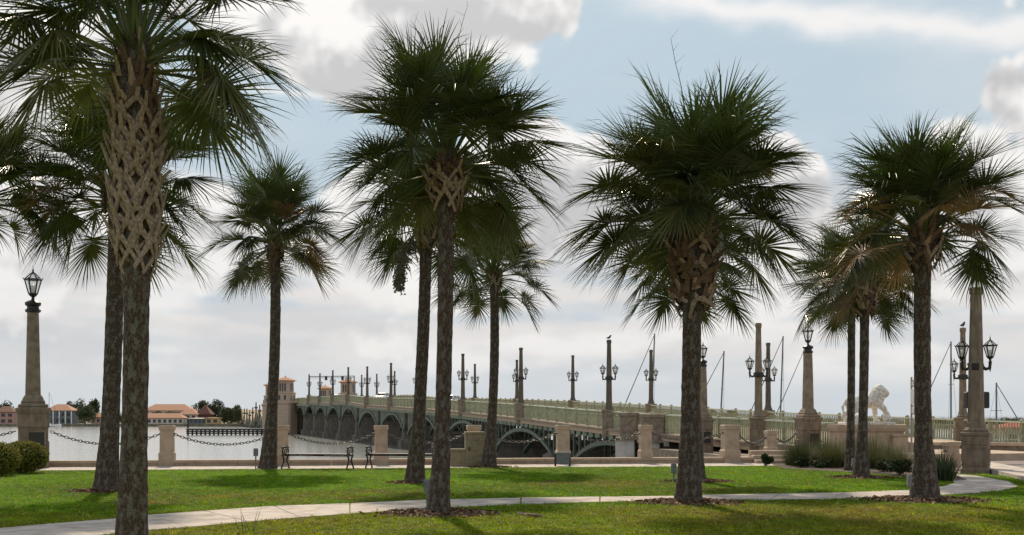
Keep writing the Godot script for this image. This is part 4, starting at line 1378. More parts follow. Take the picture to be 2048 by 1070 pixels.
func tower(parent: Node3D, k: float, w: float, base: float, size: float) -> void:
	var at := on_bridge(k, w, base)
	var place := Transform3D(Basis(Vector3.UP, BRIDGE_TURN).scaled_local(Vector3.ONE * size), at)
	var s := Shape.new()
	s.stack([[-9.0, 2.05], [-0.6, 2.05], [-0.5, 2.25], [-0.1, 2.25], [0.0, 1.75], [1.75, 1.75], [1.8, 1.85], [1.95, 1.85], [2.0, 1.45], [4.3, 1.40], [4.35, 1.6], [4.55, 1.65]], 0.18)
	var body := part(parent, "tower", s.mesh(), M.concrete, place)
	body.set_meta("label", "stone bridge tower with a tiled pyramid roof")
	s = Shape.new()
	s.stack([[4.55, 1.95], [4.65, 1.95], [5.1, 1.0], [5.45, 0.12], [5.75, 0.03]], 0.2)
	part(body, "roof", s.mesh(), M.tile)
	for side in 4:
		var turn := Basis(Vector3.UP, side * PI / 2.0)
		for x: float in [-0.75, 0.0, 0.75]:
			s = Shape.new()
			s.box(turn * Vector3(x * 0.8, 3.1, 1.415), Vector3(0.36, 1.7, 0.12), turn)
			part(body, "window", s.mesh(), M.pane)
		for x: float in [-0.7, 0.7]:
			s = Shape.new()
			s.box(turn * Vector3(x, 0.85, 1.735), Vector3(0.5, 1.0, 0.1), turn)
			part(body, "window", s.mesh(), M.pane)

func make_bridge() -> void:
	var b := thing("bridge", "long pale green arched bridge with lamp columns, rising to tiled towers", "bridge")
	# roadway slab with its two beige edge bands
	part(b, "deck", strip(-0.55, 25.0, 0.25, [[-0.28, -1.42], [-0.28, -1.03], [BRIDGE_WIDE + 0.28, -1.03], [BRIDGE_WIDE + 0.28, -1.42]]), M.concrete)
	for w: float in [-0.34, BRIDGE_WIDE + 0.34]:
		part(b, "cornice", strip(-0.35, 24.5, 0.25, [[w - 0.09, -1.18], [w - 0.09, -1.05], [w + 0.09, -1.05], [w + 0.09, -1.18]]), M.concrete_old)
	for w: float in [0.5, BRIDGE_WIDE * 0.5, BRIDGE_WIDE - 0.5]:
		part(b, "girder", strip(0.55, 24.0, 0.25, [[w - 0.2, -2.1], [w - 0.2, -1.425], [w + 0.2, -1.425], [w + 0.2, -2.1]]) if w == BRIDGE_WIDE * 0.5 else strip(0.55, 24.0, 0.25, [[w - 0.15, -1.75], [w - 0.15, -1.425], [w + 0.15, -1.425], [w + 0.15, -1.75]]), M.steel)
	# brackets under the slab edge, span by span
	for k in range(1, 12):
		var s := Shape.new()
		for i in 16:
			var kk := k - 0.5 + (i + 0.5) / 16.0
			for w: float in [-0.20, BRIDGE_WIDE + 0.20]:
				s.box(on_bridge(kk, w, rail_top(kk) - 1.56), Vector3(0.28, 0.27, 0.22), Basis(Vector3.UP, BRIDGE_TURN))
		part(b, "bracket_row", s.mesh(), M.steel_pale).set_meta("kind", "stuff")
	# railings: caps run through, panels and posts are single pieces
	for w: float in [0.0, BRIDGE_WIDE]:
		for k in range(0, 12):
			part(b, "rail_cap", strip(k - (0.45 if k == 0 else 0.0) + 0.018, k + 1 - 0.018, 0.25, [[w - 0.085, -0.07], [w - 0.085, 0.0], [w + 0.085, 0.0], [w + 0.085, -0.07]]), M.rail_cap)
		var n := 9
		for i in range(-4, 12 * n):
			var k0 := float(i) / n
			var k1 := float(i + 1) / n
			part(b, "railing_panel", railing_panel(k0 + 0.003, k1 - 0.003, w), M.rail)
			if i % n != 0:
				var s := Shape.new()
				s.stack([[-1.03, 0.075], [-0.05, 0.065], [0.02, 0.10], [0.05, 0.10], [0.10, 0.05]], 0.2)
				part(b, "railing_post", s.mesh(), M.rail, Transform3D(Basis(Vector3.UP, BRIDGE_TURN), on_bridge(k0, w, rail_top(k0))))
		part(b, "far_railing", strip(12.0, 24.6, 0.25, [[w - 0.05, -1.0], [w - 0.05, 0.0], [w + 0.05, 0.0], [w + 0.05, -1.0]]), M.rail)
	# arches and piers
	for k in range(1, 24):
		if k == 12 or k == 13:
			continue
		var crown := rail_top(k) - 1.85
		for w: float in [0.0, 2.6, 5.2, 7.8, BRIDGE_WIDE]:
			if k > 11 and w > 0.0:
				continue
			var made := arch_mesh(k, w, crown, crown - 2.0)
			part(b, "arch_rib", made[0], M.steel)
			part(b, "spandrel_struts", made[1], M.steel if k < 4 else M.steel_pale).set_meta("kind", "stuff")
	for i in range(0, 24):
		var k := i + 0.5
		if i == 12:
			continue
		var top := minf(rail_top(k) - 3.45, rail_top(k) - 1.5)
		var s := Shape.new()
		if i == 11 or i == 13:
			s.stack([[-6.0, BRIDGE_WIDE * 0.5 + 4.2, 3.6], [-1.2, BRIDGE_WIDE * 0.5 + 4.2, 3.6], [-1.0, BRIDGE_WIDE * 0.5 + 3.9, 3.3], [rail_top(k) - 1.6, BRIDGE_WIDE * 0.5 + 3.9, 3.3]], 0.25)
		elif i > 0:
			s.stack([[-6.0, BRIDGE_WIDE * 0.5 + 1.1, 1.3], [-1.0, BRIDGE_WIDE * 0.5 + 1.1, 1.3], [-0.8, BRIDGE_WIDE * 0.5 + 0.75, 0.8], [maxf(top, -0.7), BRIDGE_WIDE * 0.5 + 0.62, 0.7]], 0.5)
			if top > -0.6:
				s.stack([[top, BRIDGE_WIDE * 0.5 + 0.8, 0.9], [top + 0.25, BRIDGE_WIDE * 0.5 + 0.8, 0.9]], 0.5)
			for w: float in [0.0, BRIDGE_WIDE]:
				s.stack([[maxf(top, -0.9), 0.42, 0.5], [rail_top(k) - 1.5, 0.42, 0.5]], 0.2, Vector3(w - BRIDGE_WIDE * 0.5, 0, 0))
		else:
			s.stack([[-6.0, BRIDGE_WIDE * 0.5 + 0.5, 1.6], [rail_top(k) - 1.5, BRIDGE_WIDE * 0.5 + 0.5, 1.6]], 0.05)
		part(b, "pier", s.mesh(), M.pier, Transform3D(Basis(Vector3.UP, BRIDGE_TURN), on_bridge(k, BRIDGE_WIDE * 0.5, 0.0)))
	# the abutment: two tall blocks on a heavy cornice over pale buttresses
	for q in [[0.60, 0.62], [0.79, 0.50]]:
		var k: float = q[0]
		var h := rail_top(k)
		var s := Shape.new()
		s.stack([[h - 1.55, q[1] + 0.22, 0.85], [h - 1.42, q[1] + 0.22, 0.85], [h - 1.36, q[1] + 0.04, 0.62], [h - 1.2, q[1], 0.55], [h - 0.22, q[1], 0.55], [h - 0.18, q[1] + 0.08, 0.63], [h - 0.02, q[1] + 0.08, 0.63], [h + 0.02, q[1], 0.55]], 0.08)
		part(b, "abutment_block", s.mesh(), M.concrete_old, Transform3D(Basis(Vector3.UP, BRIDGE_TURN), on_bridge(k, -0.35, 0.0)))
		s = Shape.new()
		s.stack([[-4.0, 0.55, 0.55], [h - 1.56, 0.55, 0.55]], 0.05)
		part(b, "buttress", s.mesh(), M.pier_pale, Transform3D(Basis(Vector3.UP, BRIDGE_TURN), on_bridge(k, -0.55, 0.0)))
	# four towers on the two bascule piers
	tower(b, 11.35, -2.6, 5.3, 1.0)
	tower(b, 11.35, BRIDGE_WIDE + 0.9, 5.3, 0.95)
	tower(b, 13.3, -2.6, 5.3, 1.0)
	tower(b, 13.3, BRIDGE_WIDE + 0.2, 5.0, 0.9)
	# lamp columns: near side and far side
	var word := ["first", "second", "third", "fourth", "fifth", "sixth", "seventh", "eighth", "ninth", "tenth", "eleventh"]
	for k in 11:
		var h := rail_top(k)
		lamp_column("%s twin-lantern column from the lion along the bridge's near railing" % word[k], on_bridge(k, -0.12, h + 0.02), BRIDGE_TURN, h + 0.03 if k == 0 else 1.55, "twin-lantern columns on the bridge", k == 0, 0.76)
	for k in 11:
		var h := rail_top(k)
		lamp_column("%s twin-lantern column from the road along the bridge's far railing" % word[k], on_bridge(k, BRIDGE_WIDE + 0.12, h + 0.02), BRIDGE_TURN, h + 0.03 if k == 0 else 1.55, "twin-lantern columns on the bridge", k == 0, 0.76)
	# beyond the towers only slim poles can be told
	var s := Shape.new()
	s.stack([[-1.5, 0.36], [0.0, 0.36], [0.3, 0.24], [2.0, 0.20], [2.1, 0.5], [2.6, 0.5], [2.7, 0.19], [4.3, 0.15]], 0.4)
	var far_pole := s.mesh()
	for k in range(14, 24):
		var o := part(self, "far_lamp_column", far_pole, M.column_dark, Transform3D(Basis(Vector3.UP, BRIDGE_TURN), on_bridge(k, -0.1, rail_top(k))))
		tag(o, "tiny distant lamp column on the bridge's far slope, left of the towers", "lamp post", "distant lamp columns beyond the towers")
	# the column that stands alone at the road
	lamp_column("tall twin-lantern column standing alone at the right, by the road", Vector3(13.611, 1.13, -35.2), -0.45, 1.16, "twin-lantern columns on the bridge")
	# signal gantry over the roadway near the towers
	var t := thing("signal_gantry", "thin dark gantry spanning the bridge in front of the towers", "gantry", on_bridge(10.15, 0.0, rail_top(10.15) - 1.0), BRIDGE_TURN)
	s = Shape.new()
	s.rod(Vector3(0.3, 0, 0), Vector3(0.3, 5.5, 0), 0.11)
	part(t, "post", s.mesh(), M.iron_grey)
	s = Shape.new()
	s.rod(Vector3(BRIDGE_WIDE - 0.3, 0, 0), Vector3(BRIDGE_WIDE - 0.3, 5.5, 0), 0.11)
	part(t, "post", s.mesh(), M.iron_grey)
	s = Shape.new()
	s.rod(Vector3(0.3, 5.4, 0), Vector3(BRIDGE_WIDE - 0.3, 5.4, 0), 0.09)
	s.rod(Vector3(0.3, 5.1, 0), Vector3(BRIDGE_WIDE - 0.3, 5.1, 0), 0.05)
	part(t, "beam", s.mesh(), M.iron_grey)
	for x: float in [4.0, 5.4, 7.6]:
		s = Shape.new()
		s.stack([[4.6, 0.22, 0.15], [5.35, 0.22, 0.15]], 0.1, Vector3(x, 0, 0.1))
		part(t, "signal", s.mesh(), M.black)
	# traffic that shows over the railing
	var cars := [[3.93, 2.6, "car_white", "white car on the bridge behind the two centre palms"], [8.9, 3.0, "car_white", "white car on the bridge just in front of the towers"], [7.7, 7.6, "car_white", "distant white car on the bridge beside the gantry"]]
	for q in cars:
		car(q[3], on_bridge(q[0], q[1], rail_top(q[0]) - 1.02), M[q[2]])

func car(label: String, at: Vector3, paint: Material) -> void:
	var t := thing("car", label, "car", at, BRIDGE_TURN, "cars on the bridge")
	var ring := func(z: float, half: float, low: float, high: float) -> PackedVector3Array:
		return PackedVector3Array([Vector3(half, low, z), Vector3(half, high * 0.9, z), Vector3(half * 0.85, high, z), Vector3(-half * 0.85, high, z), Vector3(-half, high * 0.9, z), Vector3(-half, low, z)])
	var s := Shape.new()
	s.loft([ring.call(2.2, 0.75, 0.4, 0.7), ring.call(2.0, 0.87, 0.28, 0.85), ring.call(1.0, 0.9, 0.25, 0.98), ring.call(-1.6, 0.9, 0.25, 1.0), ring.call(-2.1, 0.85, 0.3, 0.95), ring.call(-2.2, 0.75, 0.45, 0.8)])
	part(t, "body", s.mesh(), paint)
	s = Shape.new()
	s.stack([[0.96, 0.80, 1.45], [1.36, 0.66, 1.0]], 0.1, Vector3(0, 0, -0.25))
	var cabin := part(t, "windows", s.mesh(), M.pane)
	s = Shape.new()
	s.stack([[1.362, 0.69, 1.02], [1.42, 0.60, 0.9]], 0.15, Vector3(0, 0, -0.25))
	for x: float in [-1.0, 1.0]:
		for z: float in [-1.0, 0.0, 1.0]:
			s.rod(Vector3(x * 0.80, 0.96, -0.25 + z * 1.42), Vector3(x * 0.68, 1.38, -0.25 + z * 0.98), 0.04, 5)
	part(cabin, "roof", s.mesh(), paint)
	for x: float in [-0.82, 0.82]:
		for z: float in [-1.35, 1.35]:
			s = Shape.new()
			s.tube([Vector3(x - 0.1, 0.32, z), Vector3(x + 0.1, 0.32, z)], [0.32, 0.32], 14)
			part(t, "wheel", s.mesh(), M.rubber)

# ---------------------------------------------------------------- lion, signs, boats, far shore
func blob(bones: Array, lo: Vector3, hi: Vector3, cell: float, lumps: Callable) -> ArrayMesh:   # surface nets over a smooth union of tapered capsules
	var nx := int((hi.x - lo.x) / cell) + 2
	var ny := int((hi.y - lo.y) / cell) + 2
	var nz := int((hi.z - lo.z) / cell) + 2
	var f := PackedFloat32Array()
	f.resize(nx * ny * nz)
	for k in nz:
		for j in ny:
			for i in nx:
				var p := lo + Vector3(i, j, k) * cell
				var d := 9.0
				for b in bones:
					var a: Vector3 = b[0]
					var ab: Vector3 = b[1] - a
					var u := clampf((p - a).dot(ab) / maxf(ab.length_squared(), 0.000001), 0.0, 1.0)
					var e := p.distance_to(a + ab * u) - lerpf(b[2], b[3], u)
					var h := clampf(0.5 + 0.5 * (d - e) / 0.06, 0.0, 1.0)
					d = lerpf(d, e, h) - 0.06 * h * (1.0 - h)
				f[(k * ny + j) * nx + i] = d + lumps.call(p)
	var at := {}
	var s := Shape.new()
	for k in nz - 1:
		for j in ny - 1:
			for i in nx - 1:
				var sum := Vector3.ZERO
				var n := 0
				for e in [[0, 0, 0, 1, 0, 0], [0, 1, 0, 1, 1, 0], [0, 0, 1, 1, 0, 1], [0, 1, 1, 1, 1, 1], [0, 0, 0, 0, 1, 0], [1, 0, 0, 1, 1, 0], [0, 0, 1, 0, 1, 1], [1, 0, 1, 1, 1, 1], [0, 0, 0, 0, 0, 1], [1, 0, 0, 1, 0, 1], [0, 1, 0, 0, 1, 1], [1, 1, 0, 1, 1, 1]]:
					var a := f[((k + e[2]) * ny + j + e[1]) * nx + i + e[0]]
					var b := f[((k + e[5]) * ny + j + e[4]) * nx + i + e[3]]
					if (a < 0.0) != (b < 0.0):
						sum += Vector3(e[0], e[1], e[2]).lerp(Vector3(e[3], e[4], e[5]), a / (a - b))
						n += 1
				if n:
					at[(k * ny + j) * nx + i] = lo + (Vector3(i, j, k) + sum / n) * cell
	var stride := [1, nx, nx * ny]
	var normal := func(id: int, p: Vector3) -> Vector3:
		return Vector3(f[id + 1] - f[id], f[id + nx] - f[id], f[id + nx * ny] - f[id]).normalized()
	for k in range(1, nz - 1):
		for j in range(1, ny - 1):
			for i in range(1, nx - 1):
				var id := (k * ny + j) * nx + i
				for ax in 3:
					var a := f[id]
					var b := f[id + stride[ax]]
					if (a < 0.0) == (b < 0.0):
						continue
					var u: int = stride[(ax + 1) % 3]
					var v: int = stride[(ax + 2) % 3]
					var q := [id, id - u, id - u - v, id - v]
					if a < 0.0:
						q = [id, id - v, id - u - v, id - u]
					if not (at.has(q[0]) and at.has(q[1]) and at.has(q[2]) and at.has(q[3])):
						continue
					var p := q.map(func(x): return at[x])
					var m := q.map(func(x): return normal.call(x, at[x]))
					s.smooth_tri(p[0], p[1], p[2], m[0], m[1], m[2])
					s.smooth_tri(p[0], p[2], p[3], m[0], m[2], m[3])
	return s.mesh()

func make_lion() -> void:
	var at := Vector3(13.589, 0, -46.0)
	var t := thing("lion_pedestal", "broad beige stone pedestal under the lion statue", "pedestal", at, 0.06)
	var s := Shape.new()
	s.stack([[-0.2, 1.32, 0.62], [0.18, 1.32, 0.62], [0.22, 1.24, 0.55], [1.05, 1.24, 0.55], [1.10, 1.30, 0.60], [1.22, 1.34, 0.64], [1.34, 1.34, 0.64], [1.36, 1.28, 0.58]], 0.04)
	part(t, "block", s.mesh(), M.concrete)
	s = Shape.new()
	s.stack([[1.362, 0.98, 0.44], [1.43, 0.98, 0.44], [1.45, 0.95, 0.42]], 0.04)
	part(t, "plinth", s.mesh(), M.marble)
	var v := func(x: float, y: float, z: float) -> Vector3: return Vector3(x, y, z)
	var bones := [
		[v.call(-0.62, 0.80, 0), v.call(-0.1, 0.76, 0), 0.23, 0.24], [v.call(-0.1, 0.76, 0), v.call(0.34, 0.84, 0), 0.25, 0.30], [v.call(0.34, 0.90, 0), v.call(0.46, 1.10, 0.02), 0.30, 0.27],
		[v.call(0.46, 1.10, 0.02), v.call(0.50, 1.22, 0.04), 0.28, 0.23], [v.call(0.56, 1.22, 0.05), v.call(0.70, 1.16, 0.08), 0.16, 0.12], [v.call(0.70, 1.17, 0.08), v.call(0.80, 1.12, 0.10), 0.115, 0.075],
		[v.call(0.72, 1.06, 0.08), v.call(0.79, 1.04, 0.10), 0.07, 0.045], [v.call(0.50, 1.40, 0.16), v.call(0.50, 1.44, 0.17), 0.05, 0.03], [v.call(0.50, 1.40, -0.10), v.call(0.50, 1.44, -0.11), 0.05, 0.03],
		[v.call(0.40, 0.72, 0.15), v.call(0.62, 0.52, 0.18), 0.15, 0.11], [v.call(0.62, 0.52, 0.18), v.call(0.70, 0.36, 0.18), 0.10, 0.08], [v.call(0.70, 0.36, 0.18), v.call(0.80, 0.33, 0.18), 0.08, 0.065],
		[v.call(0.74, 0.16, 0.18), v.call(0.75, 0.16, 0.18), 0.16, 0.16],
		[v.call(0.36, 0.70, -0.15), v.call(0.40, 0.36, -0.17), 0.14, 0.09], [v.call(0.40, 0.36, -0.17), v.call(0.42, 0.05, -0.17), 0.085, 0.07], [v.call(0.42, 0.06, -0.17), v.call(0.54, 0.05, -0.17), 0.07, 0.06],
		[v.call(-0.58, 0.74, 0.14), v.call(-0.46, 0.48, 0.18), 0.20, 0.12], [v.call(-0.46, 0.48, 0.18), v.call(-0.66, 0.28, 0.18), 0.10, 0.07], [v.call(-0.66, 0.28, 0.18), v.call(-0.58, 0.04, 0.18), 0.065, 0.06], [v.call(-0.58, 0.05, 0.18), v.call(-0.44, 0.05, 0.18), 0.065, 0.055],
		[v.call(-0.62, 0.74, -0.14), v.call(-0.60, 0.48, -0.18), 0.20, 0.12], [v.call(-0.60, 0.48, -0.18), v.call(-0.82, 0.28, -0.18), 0.10, 0.07], [v.call(-0.82, 0.28, -0.18), v.call(-0.78, 0.04, -0.18), 0.065, 0.06], [v.call(-0.78, 0.05, -0.18), v.call(-0.64, 0.05, -0.18), 0.065, 0.055],
		[v.call(-0.82, 0.82, 0), v.call(-0.96, 0.60, 0.02), 0.05, 0.04], [v.call(-0.96, 0.60, 0.02), v.call(-0.92, 0.30, 0.05), 0.04, 0.04], [v.call(-0.92, 0.30, 0.05), v.call(-0.96, 0.18, 0.05), 0.06, 0.07]]
	var curls := func(p: Vector3) -> float:
		var mane := clampf(1.0 - (p - Vector3(0.44, 1.08, 0.02)).length() / 0.44, 0.0, 1.0)
		return (0.055 * soft.get_noise_3dv(p * 75.0) - 0.02) * smoothstep(0.0, 0.25, mane)
	var lion := part(self, "lion_statue", blob(bones, Vector3(-1.12, -0.04, -0.42), Vector3(0.98, 1.56, 0.46), 0.034, curls), M.marble, Transform3D(Basis(Vector3.UP, 0.06), at + Vector3(0, 1.45, 0)))
	lion.scale = Vector3.ONE * 0.98
	tag(lion, "white marble lion statue facing right, paw on a ball", "statue")
	# low walls right of the lion
	t = thing("wing_wall", "low beige wall with a curved end, right of the lion pedestal", "wall", Vector3(14.682, 0, -45.6))
	s = Shape.new()
	s.stack([[-0.2, 0.28, 0.3], [0.88, 0.28, 0.3], [0.92, 0.33, 0.35], [1.0, 0.33, 0.35]], 0.05)
	part(t, "end_post", s.mesh(), M.concrete)
	s = Shape.new()
	var rings := []
	for i in 9:
		var u := i / 8.0
		var y := 0.25 + 0.50 * pow(1.0 - u, 2.0)
		rings.append(PackedVector3Array([Vector3(0.29 + 1.1 * u, -0.2, 0.16 + 0.5 * u), Vector3(0.29 + 1.1 * u, -0.2, -0.16 + 0.5 * u), Vector3(0.29 + 1.1 * u, y, -0.16 + 0.5 * u), Vector3(0.29 + 1.1 * u, y, 0.16 + 0.5 * u)]))
	s.loft(rings)
	part(t, "curved_wall", s.mesh(), M.concrete)
	t = thing("brick_parapet", "dark weathered parapet wall across the road at the right", "wall")
	for q in [[15.358, 18.375, -47.5, -49.0], [18.416, 20.623, -49.0, -46.0]]:
		var n := 6
		for i in n:
			for row in 2:
				s = Shape.new()
				var x0 := lerpf(q[0], q[1], float(i) / n)
				var x1 := lerpf(q[0], q[1], float(i + 1) / n)
				var z0 := lerpf(q[2], q[3], float(i) / n)
				var z1 := lerpf(q[2], q[3], float(i + 1) / n)
				s.box(Vector3((x0 + x1) * 0.5, 0.06 + 0.30 * row, (z0 + z1) * 0.5), Vector3(Vector2(x1 - x0, z1 - z0).length() - 0.015, 0.285, 0.30 - 0.02 * row), Basis(Vector3.UP, -atan2(z1 - z0, x1 - x0)))
				part(t, "stone", s.mesh(), M.concrete_old)
		s = Shape.new()
		s.box(Vector3((q[0] + q[1]) * 0.5, 0.565, (q[2] + q[3]) * 0.5), Vector3(Vector2(q[1] - q[0], q[3] - q[2]).length(), 0.12, 0.42), Basis(Vector3.UP, -atan2(q[3] - q[2], q[1] - q[0])))
		part(t, "coping", s.mesh(), M.concrete)
	bollard("stone pillar left of the lone lamp column, behind the spiky plants", Vector3(13.902, 0, -38.0), 0.19, 0.85)
	# signs
	t = thing("road_sign", "stacked road signs seen beside the rightmost palm trunk", "sign", Vector3(14.648, 0, -44.0), 1.0)
	s = Shape.new()
	s.rod(Vector3(0, -0.1, 0), Vector3(0, 3.1, 0), 0.035)
	part(t, "pole", s.mesh(), M.galvanised)
	for q in [[2.86, 0.24, "sign_brown"], [2.38, 0.56, "sign"], [1.9, 0.34, "sign_brown"]]:
		s = Shape.new()
		s.box(Vector3(0, q[0], 0.05), Vector3(0.56, q[1], 0.02))
		part(t, "panel", s.mesh(), M[q[2]])
		s = Shape.new()
		s.box(Vector3(0, q[0], 0.0625), Vector3(0.48, q[1] - 0.08, 0.004))
		part(t, "face", s.mesh(), M.sign)
	t = thing("traffic_signal", "black signal housing seen behind the lone lamp column", "signal", Vector3(16.645, 0, -43.0), 0.1)
	s = Shape.new()
	s.rod(Vector3(0, -0.1, 0), Vector3(0, 2.6, 0), 0.05)
	part(t, "pole", s.mesh(), M.iron)
	for x: float in [-0.24, 0.24]:
		s = Shape.new()
		s.stack([[1.95, 0.17, 0.11], [1.98, 0.19, 0.13], [2.50, 0.19, 0.13], [2.54, 0.16, 0.1]], 0.15, Vector3(x, 0, 0))
		part(t, "housing", s.mesh(), M.black)
	# birds
	for q in [[on_bridge(0, BRIDGE_WIDE + 0.12, rail_top(0) + 4.32), "small dark bird on the far-side column behind the lone column"], [on_bridge(1, -0.12, rail_top(1) + 4.32), "small dark bird on the second near-side bridge column"]]:
		t = thing("bird", q[1], "bird", q[0], 0.6, "birds on the lamp columns")
		s = Shape.new()
		s.tube([Vector3(-0.22, 0.10, 0), Vector3(-0.10, 0.12, 0), Vector3(0.0, 0.14, 0), Vector3(0.08, 0.20, 0), Vector3(0.11, 0.26, 0), Vector3(0.15, 0.27, 0), Vector3(0.20, 0.26, 0)], [0.015, 0.05, 0.075, 0.06, 0.042, 0.035, 0.004], 8)
		part(t, "body", s.mesh(), M.bird)
		s = Shape.new()
		for z: float in [-0.03, 0.03]:
			s.rod(Vector3(0.0, -0.01, z), Vector3(0.0, 0.09, z), 0.008, 4)
		part(t, "legs", s.mesh(), M.bird)

func sailboat(label: String, at: Vector3, turn: float, tall: float, rake: float) -> void:
	var t := thing("sailboat", label, "sailboat", at, turn, "sailboats moored beyond the bridge")
	var s := Shape.new()
	var rings := []
	for q in [[-4.6, 0.9, 0.95], [-3.0, 1.35, 0.95], [0.0, 1.55, 0.95], [2.6, 1.15, 1.05], [4.4, 0.4, 1.2], [5.2, 0.04, 1.3]]:
		rings.append(PackedVector3Array([Vector3(q[0], -0.4, q[1] * 0.35), Vector3(q[0], -0.4, -q[1] * 0.35), Vector3(q[0], 0.35, -q[1] * 0.95), Vector3(q[0], q[2], -q[1]), Vector3(q[0], q[2], q[1]), Vector3(q[0], 0.35, q[1] * 0.95)]))
	s.loft(rings)
	part(t, "hull", s.mesh(), M.white)
	s = Shape.new()
	s.stack([[0.94, 1.9, 0.75], [1.40, 1.6, 0.62]], 0.2, Vector3(-0.4, 0, 0))
	part(t, "cabin", s.mesh(), M.white)
	s = Shape.new()
	var top := Vector3(0.6 + rake, tall, 0)
	s.tube([Vector3(0.6, 0.9, 0), top], [0.10, 0.075], 7)
	s.rod(Vector3(0.6, 2.2, 0), Vector3(-3.4, 2.3, 0), 0.07)
	s.rod(Vector3(0.6 + rake * 0.6, tall * 0.62, -0.7), Vector3(0.6 + rake * 0.6, tall * 0.62, 0.7), 0.03)
	part(t, "mast", s.mesh(), M.iron_grey)
	s = Shape.new()
	s.tube([top - Vector3(0, 0.1, 0), Vector3(5.0, 1.3, 0)], [0.035, 0.07], 5)
	for z: float in [-1.0, 1.0]:
		s.rod(top - Vector3(0, tall * 0.05, 0), Vector3(0.4, 0.95, z * 1.45), 0.014, 4)
	part(t, "stays", s.mesh(), M.iron_grey)

func house(label: String, at: Vector3, size: Vector3, roof: float, walls: Material, tiles: Material, cols: int, storeys := 1, turn := 0.0) -> Node3D:
	var t := thing("house", label, "house", at, turn, "houses on the far shores")
	var s := Shape.new()
	s.box(Vector3(0, size.y * 0.5 - 0.5, 0), Vector3(size.x, size.y + 1.0, size.z))
	part(t, "wall", s.mesh(), walls)
	s = Shape.new()
	var x := size.x * 0.5 + 0.5
	var z := size.z * 0.5 + 0.5
	s.loft([PackedVector3Array([Vector3(x, size.y, z), Vector3(x, size.y, -z), Vector3(-x, size.y, -z), Vector3(-x, size.y, z)]), PackedVector3Array([Vector3(x, size.y + 0.15, z), Vector3(x, size.y + 0.15, -z), Vector3(-x, size.y + 0.15, -z), Vector3(-x, size.y + 0.15, z)]),
		PackedVector3Array([Vector3(x - z * 0.8, size.y + roof, 0.12), Vector3(x - z * 0.8, size.y + roof, -0.12), Vector3(-x + z * 0.8, size.y + roof, -0.12), Vector3(-x + z * 0.8, size.y + roof, 0.12)])])
	part(t, "roof", s.mesh(), tiles)
	for f in storeys:
		for i in cols:
			s = Shape.new()
			var h := size.y / storeys
			s.box(Vector3(lerpf(-size.x * 0.5, size.x * 0.5, (i + 0.5) / cols), h * (f + 0.5), size.z * 0.5 + 0.02), Vector3(size.x / cols * 0.55, h * 0.55, 0.1))
			part(t, "window", s.mesh(), M.pane)
	return t

func tree(label: String, at: Vector3, half: Vector3, seed_: int, leaf_mat: Material, group := "trees on the far shores") -> void:
	var t := thing("tree", label, "tree", at, 0.0, group)
	var s := Shape.new()
	s.tube([Vector3(0, -0.5, 0), Vector3(0.1, half.y * 0.5, 0), Vector3(0, half.y * 1.2, 0)], [0.35, 0.25, 0.1], 7)
	for k in 4:
		s.tube([Vector3(0, half.y * 0.5, 0), Vector3(cos(k * 1.7) * half.x * 0.5, half.y * 1.1, sin(k * 1.7) * half.z * 0.5)], [0.15, 0.04], 5)
	part(t, "trunk", s.mesh(), M.twig)
	part(t, "crown", leafy(seed_, 2600, half, 0.36, 0.3, 16), leaf_mat, Transform3D(Basis.IDENTITY, Vector3(0, half.y * 1.15, 0)))

